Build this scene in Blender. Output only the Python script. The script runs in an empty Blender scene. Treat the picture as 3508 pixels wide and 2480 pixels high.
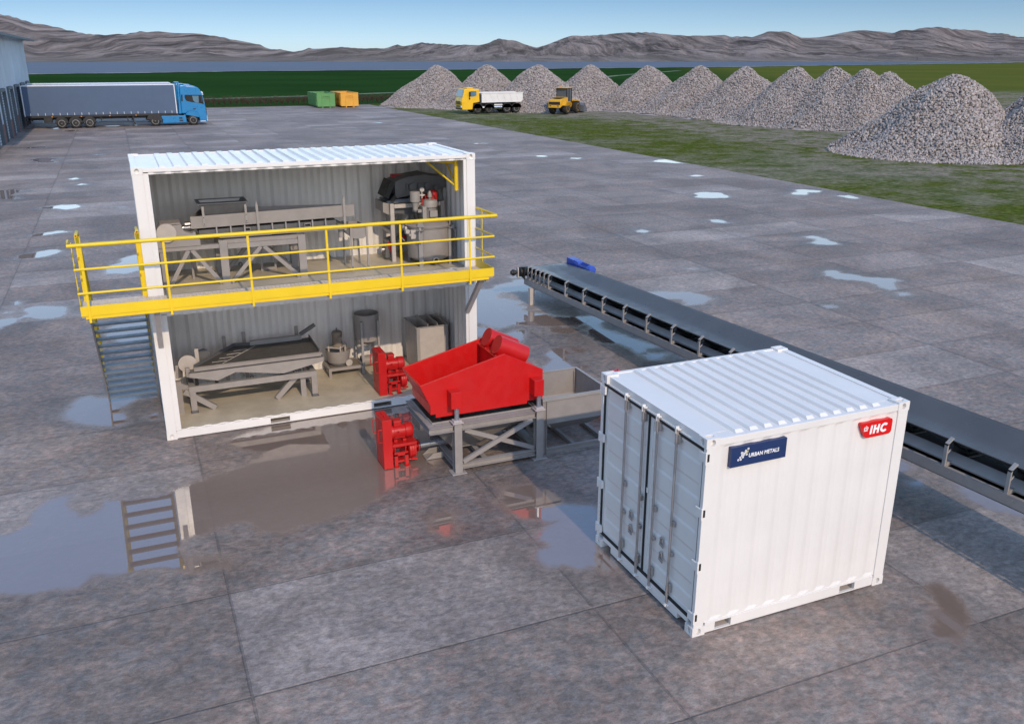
import bpy, math, random
import numpy as np
from mathutils import Vector, Matrix, noise as mnoise
random.seed(7)
SC = bpy.context.scene
COL = SC.collection
PI = math.pi
OFF = {}

# ---------------------------------------------------------------- mesh builder
class MB:
    def __init__(self): self.v = []; self.f = []
    def add(self, vs, fs):
        n = len(self.v); self.v += [tuple(p) for p in vs]; self.f += [tuple(i + n for i in f) for f in fs]; return self
    def box(self, x0, x1, y0, y1, z0, z1):
        return self.add([(x0,y0,z0),(x1,y0,z0),(x1,y1,z0),(x0,y1,z0),(x0,y0,z1),(x1,y0,z1),(x1,y1,z1),(x0,y1,z1)],
                        [(0,3,2,1),(4,5,6,7),(0,1,5,4),(1,2,6,5),(2,3,7,6),(3,0,4,7)])
    def basis(self, p, q, up=(0,0,1)):
        p = Vector(p); q = Vector(q); d = (q-p).normalized(); u = Vector(up)
        if abs(d.dot(u)) > .99: u = Vector((0,1,0)) if abs(d.y) < .9 else Vector((1,0,0))
        s = d.cross(u).normalized(); t = s.cross(d).normalized()
        return p, q, d, s, t
    def beam(self, p, q, w, h, up=(0,0,1), os=0, ot=0):
        p, q, d, s, t = self.basis(p, q, up); vs = []
        for c in (p, q):
            for a, b in ((-1,-1),(1,-1),(1,1),(-1,1)): vs.append(c + s*(a*w/2+os) + t*(b*h/2+ot))
        return self.add(vs, [(3,2,1,0),(4,5,6,7),(0,1,5,4),(1,2,6,5),(2,3,7,6),(3,0,4,7)])
    def ibeam(self, p, q, w, h, tf=.012, tw=.01, up=(0,0,1)):
        # flanges lie across `up`
        self.beam(p, q, w, tf, up, ot=h/2-tf/2); self.beam(p, q, w, tf, up, ot=-h/2+tf/2)
        return self.beam(p, q, tw, h-2*tf, up)
    def tube(self, p, q, r, n=12, r2=None, cap=True, hollow=0):
        p, q, d, s, t = self.basis(p, q); r2 = r if r2 is None else r2; vs = []
        for c, rr in ((p, r), (q, r2)):
            for i in range(n):
                a = 2*PI*i/n; vs.append(c + s*(math.cos(a)*rr) + t*(math.sin(a)*rr))
        fs = [(i, (i+1) % n, n+(i+1) % n, n+i) for i in range(n)]
        fs = [f[::-1] for f in fs]
        if cap: fs += [tuple(range(n)), tuple(reversed(range(n, 2*n)))]
        return self.add(vs, fs)
    def path(self, pts, r, n=8, cap=True):
        P = [Vector(p) for p in pts]; m = len(P); vs = []; ref = None
        for i in range(m):
            d = (P[min(i+1, m-1)] - P[max(i-1, 0)]).normalized()
            if ref is None: ref = Vector((0,0,1)) if abs(d.z) < .9 else Vector((1,0,0))
            s = d.cross(ref).normalized(); t = s.cross(d).normalized(); ref = t
            k = 1.0
            if 0 < i < m-1:
                c = (P[i]-P[i-1]).normalized().dot((P[i+1]-P[i]).normalized()); k = 1/max(.5, math.sqrt((1+c)/2))
            for j in range(n):
                a = 2*PI*j/n; o = s*math.cos(a)*r + t*math.sin(a)*r
                vs.append(P[i] + o*(k if 0 < i < m-1 else 1))
        fs = []
        for i in range(m-1):
            for j in range(n): fs.append((i*n+j, (i+1)*n+j, (i+1)*n+(j+1) % n, i*n+(j+1) % n))
        fs = [f[::-1] for f in fs]
        if cap: fs += [tuple(range(n)), tuple(reversed(range((m-1)*n, m*n)))]
        return self.add(vs, fs)
    def lathe(self, prof, c=(0,0,0), axis=(0,0,1), n=24, cap=True):
        c = Vector(c); _, _, d, s, t = self.basis((0,0,0), axis); vs = []
        for r, z in prof:
            for i in range(n):
                a = 2*PI*i/n; vs.append(c + d*z + s*math.cos(a)*r + t*math.sin(a)*r)
        fs = []; m = len(prof)
        for k in range(m-1):
            for i in range(n): fs.append((k*n+i, k*n+(i+1) % n, (k+1)*n+(i+1) % n, (k+1)*n+i))
        fs = [f[::-1] for f in fs]
        if cap: fs += [tuple(range(n)), tuple(reversed(range((m-1)*n, m*n)))]
        return self.add(vs, fs)
    def prism(self, poly, o, U, V, N):
        o = Vector(o); U = Vector(U); V = Vector(V); N = Vector(N); n = len(poly)
        a = [o+U*x+V*y for x, y in poly]; vs = a + [p+N for p in a]
        fs = [tuple(reversed(range(n))), tuple(range(n, 2*n))] + [(i, (i+1) % n, n+(i+1) % n, n+i) for i in range(n)]
        ar = sum(poly[i][0]*poly[(i+1) % n][1]-poly[(i+1) % n][0]*poly[i][1] for i in range(n))
        if (ar < 0) != (U.cross(V).dot(N) < 0): fs = [f[::-1] for f in fs]
        return self.add(vs, fs)
    def xz(self, poly, y0, y1): return self.prism(poly, (0,y0,0), (1,0,0), (0,0,1), (0,y1-y0,0))
    def yz(self, poly, x0, x1): return self.prism(poly, (x0,0,0), (0,1,0), (0,0,1), (x1-x0,0,0))
    def xy(self, poly, z0, z1): return self.prism(poly, (0,0,z0), (1,0,0), (0,1,0), (0,0,z1-z0))
    def disc(self, c, axis, r, th, n=28): 
        c = Vector(c); a = Vector(axis).normalized(); return self.tube(c-a*th/2, c+a*th/2, r, n)
    def hexa(self, bot, top):
        # two quads in the same winding (ccw from above)
        return self.add(list(bot)+list(top), [(3,2,1,0),(4,5,6,7),(0,1,5,4),(1,2,6,5),(2,3,7,6),(3,0,4,7)])
    def frustum_shell(self, r0, z0, r1, z1, t=.01):
        # open rectangular funnel: r=(x0,x1,y0,y1)
        def q(r, z, d): return [(r[0]+d,r[2]+d,z),(r[1]-d,r[2]+d,z),(r[1]-d,r[3]-d,z),(r[0]+d,r[3]-d,z)]
        vs = q(r0,z0,0)+q(r1,z1,0)+q(r0,z0,t)+q(r1,z1,t); fs = []
        for i in range(4):
            j = (i+1) % 4
            fs += [(i,j,4+j,4+i)[::-1] if z1 < z0 else (i,j,4+j,4+i), (8+j,8+i,12+i,12+j)[::-1] if z1 < z0 else (8+j,8+i,12+i,12+j), (i,j,8+j,8+i), (4+j,4+i,12+i,12+j)]
        return self.add(vs, fs)
    def build(self, name, mat, parent=None, smooth=0, bevel=0, seg=2):
        off = OFF.get(parent.name, (0,0,0)) if parent else (0,0,0)
        me = bpy.data.meshes.new(name)
        me.from_pydata([(x-off[0], y-off[1], z-off[2]) for x, y, z in self.v], [], self.f)
        me.update()
        o = bpy.data.objects.new(name, me); COL.objects.link(o)
        if mat: me.materials.append(mat)
        if parent: o.parent = parent; OFF[o.name] = off
        if smooth:
            for p in me.polygons: p.use_smooth = True
            if smooth < 100: me.set_sharp_from_angle(angle=math.radians(smooth))
        if bevel:
            b = o.modifiers.new('bevel', 'BEVEL'); b.width = bevel; b.segments = seg; b.limit_method = 'ANGLE'; b.angle_limit = math.radians(40)
        return o

def tag(o, label=None, cat=None, group=None, kind=None):
    if label: o['label'] = label
    if cat: o['category'] = cat
    if group: o['group'] = group
    if kind: o['kind'] = kind
    return o
def thing(name, label, cat, loc=(0,0,0), rz=0, group=None, local=False):
    o = bpy.data.objects.new(name, None); COL.objects.link(o); o.location = loc; o.rotation_euler = (0,0,rz)
    o.empty_display_size = .2
    if not local: OFF[o.name] = tuple(loc)
    return tag(o, label, cat, group)
def dup(root, loc, rz=0, label=None, group=None, scale=None):
    def rec(o, par):
        c = o.copy(); COL.objects.link(c)
        if par: c.parent = par
        for ch in list(o.children): rec(ch, c)
        return c
    r = rec(root, None); r.location = loc; r.rotation_euler = (0,0,rz)
    if scale: r.scale = scale
    if label: r['label'] = label
    if group: r['group'] = group
    return r
def lab(o, t): o['label'] = t; return o

# ---------------------------------------------------------------- materials
class NT:
    def __init__(self, nt): self.nt = nt
    def n(self, t, **k):
        x = self.nt.nodes.new(t)
        for a, b in k.items(): setattr(x, a, b)
        return x
    def l(self, a, b): self.nt.links.new(a, b)
    def math(self, op, a, b=None, c=None, clamp=False):
        x = self.n('ShaderNodeMath', operation=op, use_clamp=clamp)
        for i, v in enumerate((a, b, c)):
            if v is None: continue
            if isinstance(v, (int, float)): x.inputs[i].default_value = v
            else: self.l(v, x.inputs[i])
        return x.outputs[0]
    def ss(self, v, a, b, lo=0, hi=1):
        x = self.n('ShaderNodeMapRange', interpolation_type='SMOOTHSTEP')
        self.l(v, x.inputs[0])
        for i, q in enumerate((a, b, lo, hi)): x.inputs[i+1].default_value = q
        return x.outputs[0]
    def noise(self, vec, scale, detail=3, rough=.55, out=0, dist=0):
        x = self.n('ShaderNodeTexNoise'); x.inputs['Scale'].default_value = scale; x.inputs['Detail'].default_value = detail
        x.inputs['Roughness'].default_value = rough; x.inputs['Distortion'].default_value = dist
        if vec is not None: self.l(vec, x.inputs['Vector'])
        return x.outputs[out]
    def mix(self, fac, a, b, blend='MIX'):
        x = self.n('ShaderNodeMix', data_type='RGBA', blend_type=blend)
        for i, v in ((0, fac), (6, a), (7, b)):
            if isinstance(v, (int, float)): x.inputs[i].default_value = v
            elif isinstance(v, tuple): x.inputs[i].default_value = v if len(v) == 4 else (*v, 1)
            else: self.l(v, x.inputs[i])
        return x.outputs[2]
    def scale(self, col, f):
        x = self.n('ShaderNodeVectorMath', operation='SCALE')
        if isinstance(col, tuple): x.inputs[0].default_value = col[:3]
        else: self.l(col, x.inputs[0])
        if isinstance(f, (int, float)): x.inputs[3].default_value = f
        else: self.l(f, x.inputs[3])
        return x.outputs[0]
    def bump(self, h, strength, dist, normal=None):
        x = self.n('ShaderNodeBump'); x.inputs['Distance'].default_value = dist
        if isinstance(strength, (int, float)): x.inputs['Strength'].default_value = strength
        else: self.l(strength, x.inputs['Strength'])
        self.l(h, x.inputs['Height'])
        return x.outputs[0]
def newmat(name):
    m = bpy.data.materials.new(name); m.use_nodes = True
    nt = NT(m.node_tree); b = m.node_tree.nodes['Principled BSDF']
    return m, nt, b
def paint(name, col, rough=.45, metal=0, var=.06, scale=6, bump=0, bscale=60, spec=.5, dirt=0, coat=0):
    m, t, b = newmat(name)
    tc = t.n('ShaderNodeTexCoord').outputs['Object']
    n1 = t.noise(tc, scale, 5, .6)
    f = t.ss(n1, .3, .7, 1-var, 1+var)
    c = t.scale(col, f)
    if dirt:
        n2 = t.noise(tc, scale*.35, 6, .7)
        c = t.mix(t.ss(n2, .5, .75, 0, dirt), c, (.20,.16,.12))
    t.l(c, b.inputs['Base Color'])
    n3 = t.noise(tc, scale*2.3, 4, .6)
    t.l(t.ss(n3, .25, .75, max(.02, rough-.08), min(1, rough+.1)), b.inputs['Roughness'])
    b.inputs['Metallic'].default_value = metal
    b.inputs['Specular IOR Level'].default_value = spec
    if coat: b.inputs['Coat Weight'].default_value = coat; b.inputs['Coat Roughness'].default_value = .1
    if bump: t.l(t.bump(t.noise(tc, bscale, 3, .6), bump, .004), b.inputs['Normal'])
    return m
M = {}
M['white'] = paint('white_paint', (.75,.725,.70), .36, var=.025, scale=1.2, dirt=.05, coat=.35)
M['gray'] = paint('taupe_steel_paint', (.29,.265,.25), .5, var=.07, scale=4, dirt=.15)
M['gray2'] = paint('grey_steel_paint', (.30,.285,.275), .5, var=.07, scale=4, dirt=.12)
M['dark'] = paint('dark_grey_paint', (.115,.115,.12), .45, var=.12, scale=5)
M['deck'] = paint('dark_table_deck', (.07,.067,.062), .55, var=.12, scale=4)
M['black'] = paint('black_rubber', (.012,.012,.013), .55, var=.2)
M['yellow'] = paint('yellow_paint', (.78,.54,.012), .42, var=.05, scale=2)
M['red'] = paint('red_paint', (.50,.010,.010), .38, var=.05, scale=3)
M['brightred'] = paint('bright_red_paint', (.54,.006,.006), .42, var=.04, scale=3)  # slightly stronger red for the screen box
M['blue'] = paint('blue_motor_paint', (.035,.085,.42), .35, var=.06, scale=6)
M['floor'] = paint('container_floor_paint', (.50,.44,.335), .42, var=.10, scale=2.5, dirt=.35)
M['chrome'] = paint('bright_metal', (.72,.72,.72), .22, metal=1, var=.05)
M['steel'] = paint('zinc_steel', (.50,.49,.48), .35, metal=1, var=.08)
M['rodsteel'] = paint('galvanised_rod', (.46,.44,.43), .42, metal=.7, var=.08)
M['cyl'] = paint('isolator_steel', (.36,.38,.41), .3, metal=.6, var=.06)
M['gasket'] = paint('door_gasket', (.012,.012,.014), .6, var=.1)
M['grating'] = paint('grating_steel', (.55,.49,.42), .5, var=.1, scale=8, dirt=.2)
M['tread'] = paint('stair_tread_steel', (.13,.16,.20), .4, var=.1, scale=5)
M['navy'] = paint('navy_board', (.012,.032,.115), .4, var=.04)
M['signred'] = paint('sign_red', (.66,.006,.006), .4, var=.03)
M['signwhite'] = paint('sign_white', (.85,.85,.85), .5, var=.02)
M['signyellow'] = paint('sign_yellow', (.85,.72,.01), .5, var=.02)
M['pipein'] = paint('pipe_inside', (.35,.06,.01), .7, var=.1)
M['rust'] = paint('brown_inner_steel', (.22,.18,.14), .6, var=.15, scale=8)
M['sunlit'] = paint('painted_sunlit_steel', (.62,.56,.50), .55, var=.05)  # sunlight on the feed box's inner face, put into the colour
M['beige'] = paint('beige_steel', (.47,.43,.40), .5, var=.06, scale=5)
M['shoe'] = paint('isolator_plate', (.44,.40,.39), .5, var=.05)

PUD = [[(-1.09,15.51),(-0.88,15.94),(-0.64,16.34),(-0.52,17.14),(-0.24,17.4),(-0.08,17.51),(0.2,16.96),(0.13,14.76),(-0.1,14.86),(-0.29,14.84),(-0.47,14.48),(-0.76,14.77),(-1.05,14.83)],[(-3.19,11.0),(-2.95,11.21),(-2.54,11.19),(-2.08,10.76),(-2.06,10.05),(-2.32,9.81),(-2.58,9.68),(-2.83,9.93),(-3.08,10.19),(-3.03,10.61)],[(-4.26,9.9),(-3.63,10.06),(-3.46,10.3),(-3.16,9.93),(-3.27,9.61),(-3.44,9.41),(-3.84,8.9)],[(-3.64,10.8),(-3.48,10.96),(-3.39,10.85),(-3.49,10.74)],[(-3.95,18.49),(-3.82,19.06),(-3.4,19.26),(-3.24,19.59),(-2.74,19.62),(-2.54,19.29),(-2.79,18.74),(-3.12,18.38),(-3.6,18.34)],[(-3.81,22.7),(-3.65,23.27),(-3.21,23.4),(-2.83,23.72),(-2.38,23.2),(-2.75,23.2),(-3.14,22.89),(-3.52,22.67)],[(-3.99,30.24),(-3.54,30.57),(-3.08,30.83),(-2.42,30.68),(-2.17,30.21),(-2.38,29.55),(-2.73,29.35),(-3.22,29.91),(-3.74,29.91)],[(-3.13,41.24),(-2.74,41.55),(-2.52,40.98),(-2.86,40.72)],[(-2.71,38.31),(-2.3,38.62),(-2.1,38.23),(-2.5,38.09)],[(-5.83,53.04),(-5.22,54.32),(-4.1,53.54),(-4.69,52.37),(-4.03,50.71),(-5.12,51.18)],[(-6.58,37.35),(-5.57,37.59),(-4.81,36.7),(-5.26,36.23),(-5.63,35.33),(-4.81,33.95),(-5.25,33.75),(-6.28,34.33)],[(-6.96,62.67),(-5.57,63.55),(-5.41,62.49),(-6.64,62.18)],[(-0.54,29.11),(-0.33,29.11),(-0.36,28.86)],[(-3.47,11.84),(-3.4,12.06),(-3.26,11.67),(-3.36,11.63)],[(-3.72,14.84),(-3.58,14.87),(-3.53,14.72),(-3.65,14.71)],[(-1.0,8.09),(-0.9,8.25),(-0.28,8.84),(0.0,8.86),(-0.08,6.53),(-0.59,6.5),(-0.97,7.35)],[(-6.07,83.37),(-5.62,84.36),(-5.38,83.08),(-5.78,82.48)],[(-1.45,85.01),(0.11,85.18),(-0.16,84.04),(-1.19,84.28)],[(0.9,85.05),(1.64,85.38),(1.55,84.35)],[(-5.05,79.56),(-4.12,80.26),(-3.11,78.55),(-4.3,78.52)],[(-2.0,55.17),(-1.36,55.31),(-1.68,54.72)],[(26.48,22.32),(27.13,22.51),(27.83,22.03),(27.63,21.24),(27.33,20.41),(26.66,20.53),(26.1,20.77),(25.73,21.21),(26.27,21.54)],[(32.13,21.41),(32.65,21.18),(33.08,20.51),(32.65,20.08),(32.07,20.33),(31.38,19.64),(30.84,20.04),(31.38,20.63),(31.78,20.64)],[(32.65,18.8),(33.22,18.67),(33.19,17.9),(32.79,17.63),(32.59,17.99)],[(22.62,15.5),(23.01,15.42),(23.03,14.68),(22.8,14.58),(22.51,14.94)],[(23.8,10.89),(24.29,10.91),(24.27,10.25),(24.14,9.81),(24.04,9.13),(23.33,9.43),(23.19,9.9),(23.74,9.98),(23.95,10.39),(23.79,10.55)],[(20.37,5.89),(20.83,5.93),(20.74,5.49),(20.94,5.02),(21.18,4.62),(21.67,4.34),(21.7,4.0),(21.34,3.89),(21.04,3.66),(20.77,3.24),(20.59,3.21),(20.55,3.53),(20.71,3.95),(20.67,4.29),(20.5,4.62),(20.09,4.98),(20.1,5.47)],[(20.4,2.96),(20.7,2.78),(20.71,2.53),(20.33,2.65)],[(17.47,2.57),(17.73,2.51),(17.63,2.34),(17.46,2.41)],[(13.5,5.91),(14.36,5.6),(14.81,5.39),(15.05,4.86),(14.89,4.45),(14.57,4.22),(14.15,4.17),(13.81,4.19),(14.2,4.47),(14.22,4.74),(13.99,5.02),(13.65,4.98),(13.2,5.84)],[(30.34,28.42),(30.92,28.56),(31.09,28.25),(30.76,27.93),(30.26,28.14)],[(16.63,8.02),(16.82,7.94),(16.65,7.87)],[(32.24,35.66),(33.24,36.43),(33.76,36.43),(33.51,33.85),(32.98,34.6)],[(26.63,42.15),(27.26,42.12),(27.19,41.2),(26.57,41.46)],[(28.2,39.83),(28.93,39.63),(28.59,39.09),(28.17,39.39)],[(25.99,52.76),(26.96,52.5),(26.99,52.02),(26.14,52.22)],[(18.37,14.34),(18.84,14.69),(18.92,14.18),(18.53,14.04)],[(24.84,79.64),(25.64,79.29),(25.15,78.15)],[(8.67,8.32),(9.52,7.95),(9.89,8.41),(10.29,8.47),(10.73,8.77),(11.02,8.72),(10.89,8.21),(10.59,7.34),(10.19,7.52),(9.88,7.5),(9.56,7.56),(9.37,7.0),(9.51,6.8),(9.68,6.52),(9.76,6.28),(9.58,6.15),(9.47,6.0),(9.71,5.77),(9.45,5.49),(9.17,5.49),(9.66,5.21),(9.88,4.93),(9.96,4.59),(10.86,4.27),(10.6,3.78),(10.1,3.66),(9.67,3.78),(9.41,3.95),(9.14,4.07),(8.8,4.33),(8.59,4.3),(8.32,4.25),(8.18,4.48),(7.92,4.87),(7.39,4.82)],[(7.45,4.62),(8.12,4.23),(7.97,4.01),(7.58,3.75),(7.19,3.92)],[(8.08,3.54),(8.5,3.78),(8.81,3.76),(8.44,3.07),(8.14,2.8),(7.93,3.09)],[(10.99,4.39),(11.12,4.04),(10.94,3.58),(10.65,3.42),(10.67,2.97),(10.87,2.34),(11.06,1.55),(11.19,1.29),(10.84,1.25),(10.7,1.07),(10.48,1.07),(10.51,1.39),(10.49,1.79),(10.18,2.02),(10.04,2.18),(10.06,2.69),(10.24,3.04),(10.49,3.26),(10.5,3.6)],[(10.52,0.82),(10.73,0.92),(10.86,0.77),(11.06,0.78),(10.92,0.61),(10.66,0.45),(10.53,0.59)],[(7.95,0.95),(8.34,1.22),(8.49,1.79),(8.69,2.08),(9.02,2.13),(9.48,1.83),(9.2,1.58),(8.86,1.63),(8.72,1.23),(8.66,0.82),(9.1,0.55),(8.64,0.49),(7.87,0.66)],[(9.35,3.53),(9.65,3.62),(9.95,3.44),(10.0,3.2),(9.67,3.12),(9.37,3.31)],[(10.75,9.37),(11.11,9.27),(11.11,9.1),(10.8,9.12)],[(-3.28,-2.38),(-2.44,-2.64),(-2.15,-2.53),(-1.99,-1.81),(-1.49,-1.59),(-1.63,-2.04),(-1.31,-2.54),(-1.08,-2.42),(-1.02,-1.99),(-0.65,-2.27),(-0.05,-2.13),(0.23,-2.13),(0.43,-1.88),(0.94,-1.84),(1.56,-1.18),(1.07,-0.78),(0.92,-0.41),(1.44,-0.21),(2.33,-0.04),(4.03,0.06),(5.31,-0.11),(4.96,-1.72),(4.16,-2.86),(2.99,-3.56),(2.61,-3.86),(2.09,-4.0),(1.42,-4.19),(1.05,-4.03),(0.95,-3.58),(0.43,-3.63),(0.12,-3.77),(-0.04,-3.96),(-0.03,-4.28),(0.35,-4.44),(0.59,-4.6),(0.62,-4.8),(0.32,-4.78),(-0.09,-4.67),(-0.48,-4.44),(-0.75,-4.44),(-1.28,-4.27),(-1.32,-4.53),(-1.45,-4.53),(-1.78,-4.5),(-2.28,-4.33),(-3.01,-4.23)],[(-1.8,1.99),(-1.62,2.73),(-1.43,3.07),(-1.15,2.85),(-0.47,2.56),(-0.64,2.19),(-0.88,2.16),(-0.65,1.47),(-0.62,1.17),(-0.88,1.13),(-1.21,1.31),(-1.51,1.55)],[(-0.31,1.5),(-0.11,1.5),(0.01,1.24),(-0.02,1.08),(-0.2,1.22)],[(4.66,-4.41),(5.01,-4.09),(5.29,-4.17),(5.54,-4.52),(5.56,-5.05),(6.04,-5.19),(5.64,-6.35),(5.41,-7.06),(5.21,-6.93),(5.14,-6.75),(4.92,-6.77),(4.79,-6.6),(4.62,-6.62),(4.54,-6.49),(4.55,-6.2),(4.61,-6.07),(4.82,-6.03),(4.68,-5.78),(4.81,-5.62),(5.24,-5.46),(4.81,-5.24),(4.69,-5.04),(4.68,-4.73)],[(3.44,-4.8),(3.67,-4.48),(3.87,-4.63),(3.82,-4.91),(3.62,-5.22),(3.45,-5.12)],[(9.03,-8.93),(9.12,-9.02),(9.05,-9.14),(9.09,-9.27),(8.95,-9.59),(8.62,-9.84),(8.4,-9.94),(8.26,-9.91),(8.18,-9.77),(8.24,-9.64),(8.53,-9.45),(8.72,-9.36),(8.88,-9.05)],[(11.65,-6.97),(11.78,-6.96),(11.48,-7.39),(11.46,-7.64),(11.81,-8.12),(11.77,-8.98),(13.04,-8.06),(12.58,-6.47)],[(11.09,-6.59),(11.3,-6.54),(11.36,-6.64),(11.21,-6.71),(11.1,-6.7)],[(11.62,-5.83),(11.7,-6.09),(11.42,-6.2),(11.18,-6.17)]]

# ---------------------------------------------------------------- camera, sun, sky
CAMP = (-.088, -16.1182, 6.6061); YAW = -.40482; PITCH = .3303; FPX = 3048.48
cd = bpy.data.cameras.new('camera'); cam = bpy.data.objects.new('camera', cd); COL.objects.link(cam)
cam.location = CAMP; cam.rotation_euler = (PI/2-PITCH, 0, YAW)
cd.sensor_width = 36; cd.lens = FPX/3508*36; cd.clip_start = .1; cd.clip_end = 30000
SC.camera = cam
SUN_EL = math.radians(32.5)
sd = bpy.data.lights.new('sun', 'SUN'); sd.energy = 2.55; sd.angle = math.radians(.6); sd.color = (1, .80, .59)
so = bpy.data.objects.new('sun', sd); COL.objects.link(so); so.rotation_euler = (PI/2-SUN_EL, 0, .012)
W = bpy.data.worlds.new('World'); SC.world = W; W.use_nodes = True
wt = NT(W.node_tree); bg = W.node_tree.nodes['Background']
sky = wt.n('ShaderNodeTexSky', sky_type='NISHITA'); sky.sun_disc = False
sky.sun_elevation = SUN_EL; sky.sun_rotation = PI; sky.altitude = 50; sky.air_density = .6; sky.dust_density = .2; sky.ozone_density = 6
# sky brightened beyond the frame to add fill and puddle reflections (depends on elevation only)
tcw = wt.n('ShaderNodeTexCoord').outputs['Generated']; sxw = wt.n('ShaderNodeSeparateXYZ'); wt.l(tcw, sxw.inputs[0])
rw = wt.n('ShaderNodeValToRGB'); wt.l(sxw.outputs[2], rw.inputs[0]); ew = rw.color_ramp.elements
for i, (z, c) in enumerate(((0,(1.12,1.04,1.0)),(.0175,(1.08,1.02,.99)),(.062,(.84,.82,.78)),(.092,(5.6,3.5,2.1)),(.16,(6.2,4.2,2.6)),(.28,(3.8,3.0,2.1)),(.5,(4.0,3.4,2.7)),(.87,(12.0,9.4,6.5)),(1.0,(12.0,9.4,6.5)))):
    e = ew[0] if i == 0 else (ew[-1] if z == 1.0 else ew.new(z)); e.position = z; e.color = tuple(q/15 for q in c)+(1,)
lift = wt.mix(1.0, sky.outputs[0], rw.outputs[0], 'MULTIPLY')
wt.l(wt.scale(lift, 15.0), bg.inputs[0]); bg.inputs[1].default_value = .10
SC.view_settings.view_transform = 'Standard'; SC.view_settings.look = 'None'; SC.view_settings.gamma = 1
SC.view_settings.use_curve_mapping = False; SC.view_settings.exposure = 0.0

# ---------------------------------------------------------------- yard of concrete slabs with puddles
XE = 33.9; YE = 116.0
def axis(a, b, step, grow, c):
    out = [a]
    while out[-1] < b:
        out.append(out[-1] + step + grow*max(0, out[-1]-c))
    out[-1] = b
    return out
xs = [-60, -45, -30, -22, -16, -12] + axis(-9, XE, .17, .004, 14)
ys = [-60, -40, -25, -18] + axis(-13, YE, .13, .0055, -4)
gx, gy = np.meshgrid(np.array(xs), np.array(ys))
P = np.stack([gx.ravel(), gy.ravel()], 1)
sdf = np.full(len(P), 9.0)
def seg_d(p, a, b):
    ab = b-a; t = np.clip(((p-a)@ab)/max(1e-9, ab@ab), 0, 1)
    return np.hypot(*(p-a-t[:,None]*ab).T)
for poly in PUD:
    q = np.array(poly); lo = q.min(0)-2.2; hi = q.max(0)+2.2
    idx = np.where((P[:,0] > lo[0]) & (P[:,0] < hi[0]) & (P[:,1] > lo[1]) & (P[:,1] < hi[1]))[0]
    if not len(idx): continue
    p = P[idx]; d = np.full(len(p), 9.0); ins = np.zeros(len(p), bool)
    for i in range(len(q)):
        a = q[i]; b = q[(i+1) % len(q)]
        d = np.minimum(d, seg_d(p, a, b))
        cr = (a[1] > p[:,1]) != (b[1] > p[:,1])
        xi = (b[0]-a[0])*(p[:,1]-a[1])/((b[1]-a[1]) if abs(b[1]-a[1]) > 1e-9 else 1e-9)+a[0]
        ins ^= cr & (p[:,0] < xi)
    d = np.where(ins, -d, d)
    sdf[idx] = np.minimum(sdf[idx], d)
nx, ny = len(xs), len(ys)
fc = []
for j in range(ny-1):
    r = j*nx
    for i in range(nx-1): fc.append((r+i, r+i+1, r+nx+i+1, r+nx+i))
me = bpy.data.meshes.new('concrete_yard'); me.from_pydata([(float(x), float(y), 0.0) for x, y in P], [], fc); me.update()
at = me.attributes.new('puddle', 'FLOAT', 'POINT'); at.data.foreach_set('value', sdf.astype(np.float32))
yard = bpy.data.objects.new('concrete_yard', me); COL.objects.link(yard); tag(yard, kind='structure')
m, t, b = newmat('wet_concrete_slabs')
pos = t.n('ShaderNodeNewGeometry').outputs['Position']
sx = t.n('ShaderNodeSeparateXYZ'); t.l(pos, sx.inputs[0])
u = t.math('MULTIPLY', t.math('SUBTRACT', sx.outputs[0], .46), 1/4.21); v = t.math('MULTIPLY', t.math('ADD', sx.outputs[1], 7.64), 1/2.149)
cid = t.n('ShaderNodeCombineXYZ'); t.l(t.math('FLOOR', u), cid.inputs[0]); t.l(t.math('FLOOR', v), cid.inputs[1])
wn = t.n('ShaderNodeTexWhiteNoise', noise_dimensions='2D'); t.l(cid.outputs[0], wn.inputs['Vector'])
tone = t.ss(wn.outputs['Value'], 0, 1, .90, 1.10)
def jd(uu, size):
    fr = t.math('FRACT', uu); return t.math('MULTIPLY', t.math('MINIMUM', fr, t.math('SUBTRACT', 1.0, fr)), size)
wob = t.math('MULTIPLY', t.math('SUBTRACT', t.noise(pos, 6, 3), .5), .03)
dj = t.math('ADD', t.math('MINIMUM', jd(u, 4.21), jd(v, 2.149)), wob)
joint = t.ss(dj, .008, .02, 1, 0)
jedge = t.ss(dj, .0, .16, 1, 0)
n_big = t.noise(pos, .23, 5, .65, dist=.6); n_mid = t.noise(pos, 1.3, 6, .68, dist=.3)
st = t.n('ShaderNodeMapping'); t.l(pos, st.inputs[0]); st.inputs['Scale'].default_value = (.6, 1, 1); st.inputs['Rotation'].default_value = (0,0,.3)
n_fine = t.noise(st.outputs[0], 14, 6, .72); n_grit = t.noise(pos, 70, 4, .7)
n_hue = t.noise(pos, 4.2, 6, .78)
col = t.mix(t.ss(n_hue, .35, .68), (.205,.192,.185), (.315,.232,.195))
n_rust = t.noise(pos, .42, 5, .65, dist=.7)
col = t.mix(t.ss(n_rust, .46, .66, 0, .42), col, (.30,.215,.165))
pink = t.math('GREATER_THAN', wn.outputs['Value'], .86)
col = t.mix(t.math('MULTIPLY', pink, .55), col, (.33,.285,.265))
col = t.scale(col, tone)
col = t.scale(col, t.ss(n_big, .34, .66, .70, 1.16))
col = t.scale(col, t.ss(n_mid, .30, .70, .84, 1.12))
col = t.scale(col, t.ss(n_fine, .30, .70, .72, 1.26))
n_lump = t.noise(pos, 7.5, 4, .7, dist=.4)
col = t.scale(col, t.ss(n_lump, .30, .70, .80, 1.18))
col = t.scale(col, t.ss(n_grit, .25, .75, .86, 1.12))
col = t.scale(col, t.math('SUBTRACT', 1.0, t.math('MULTIPLY', jedge, .10)))
col = t.mix(t.math('MULTIPLY', joint, .36), col, (.07,.07,.075))
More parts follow.
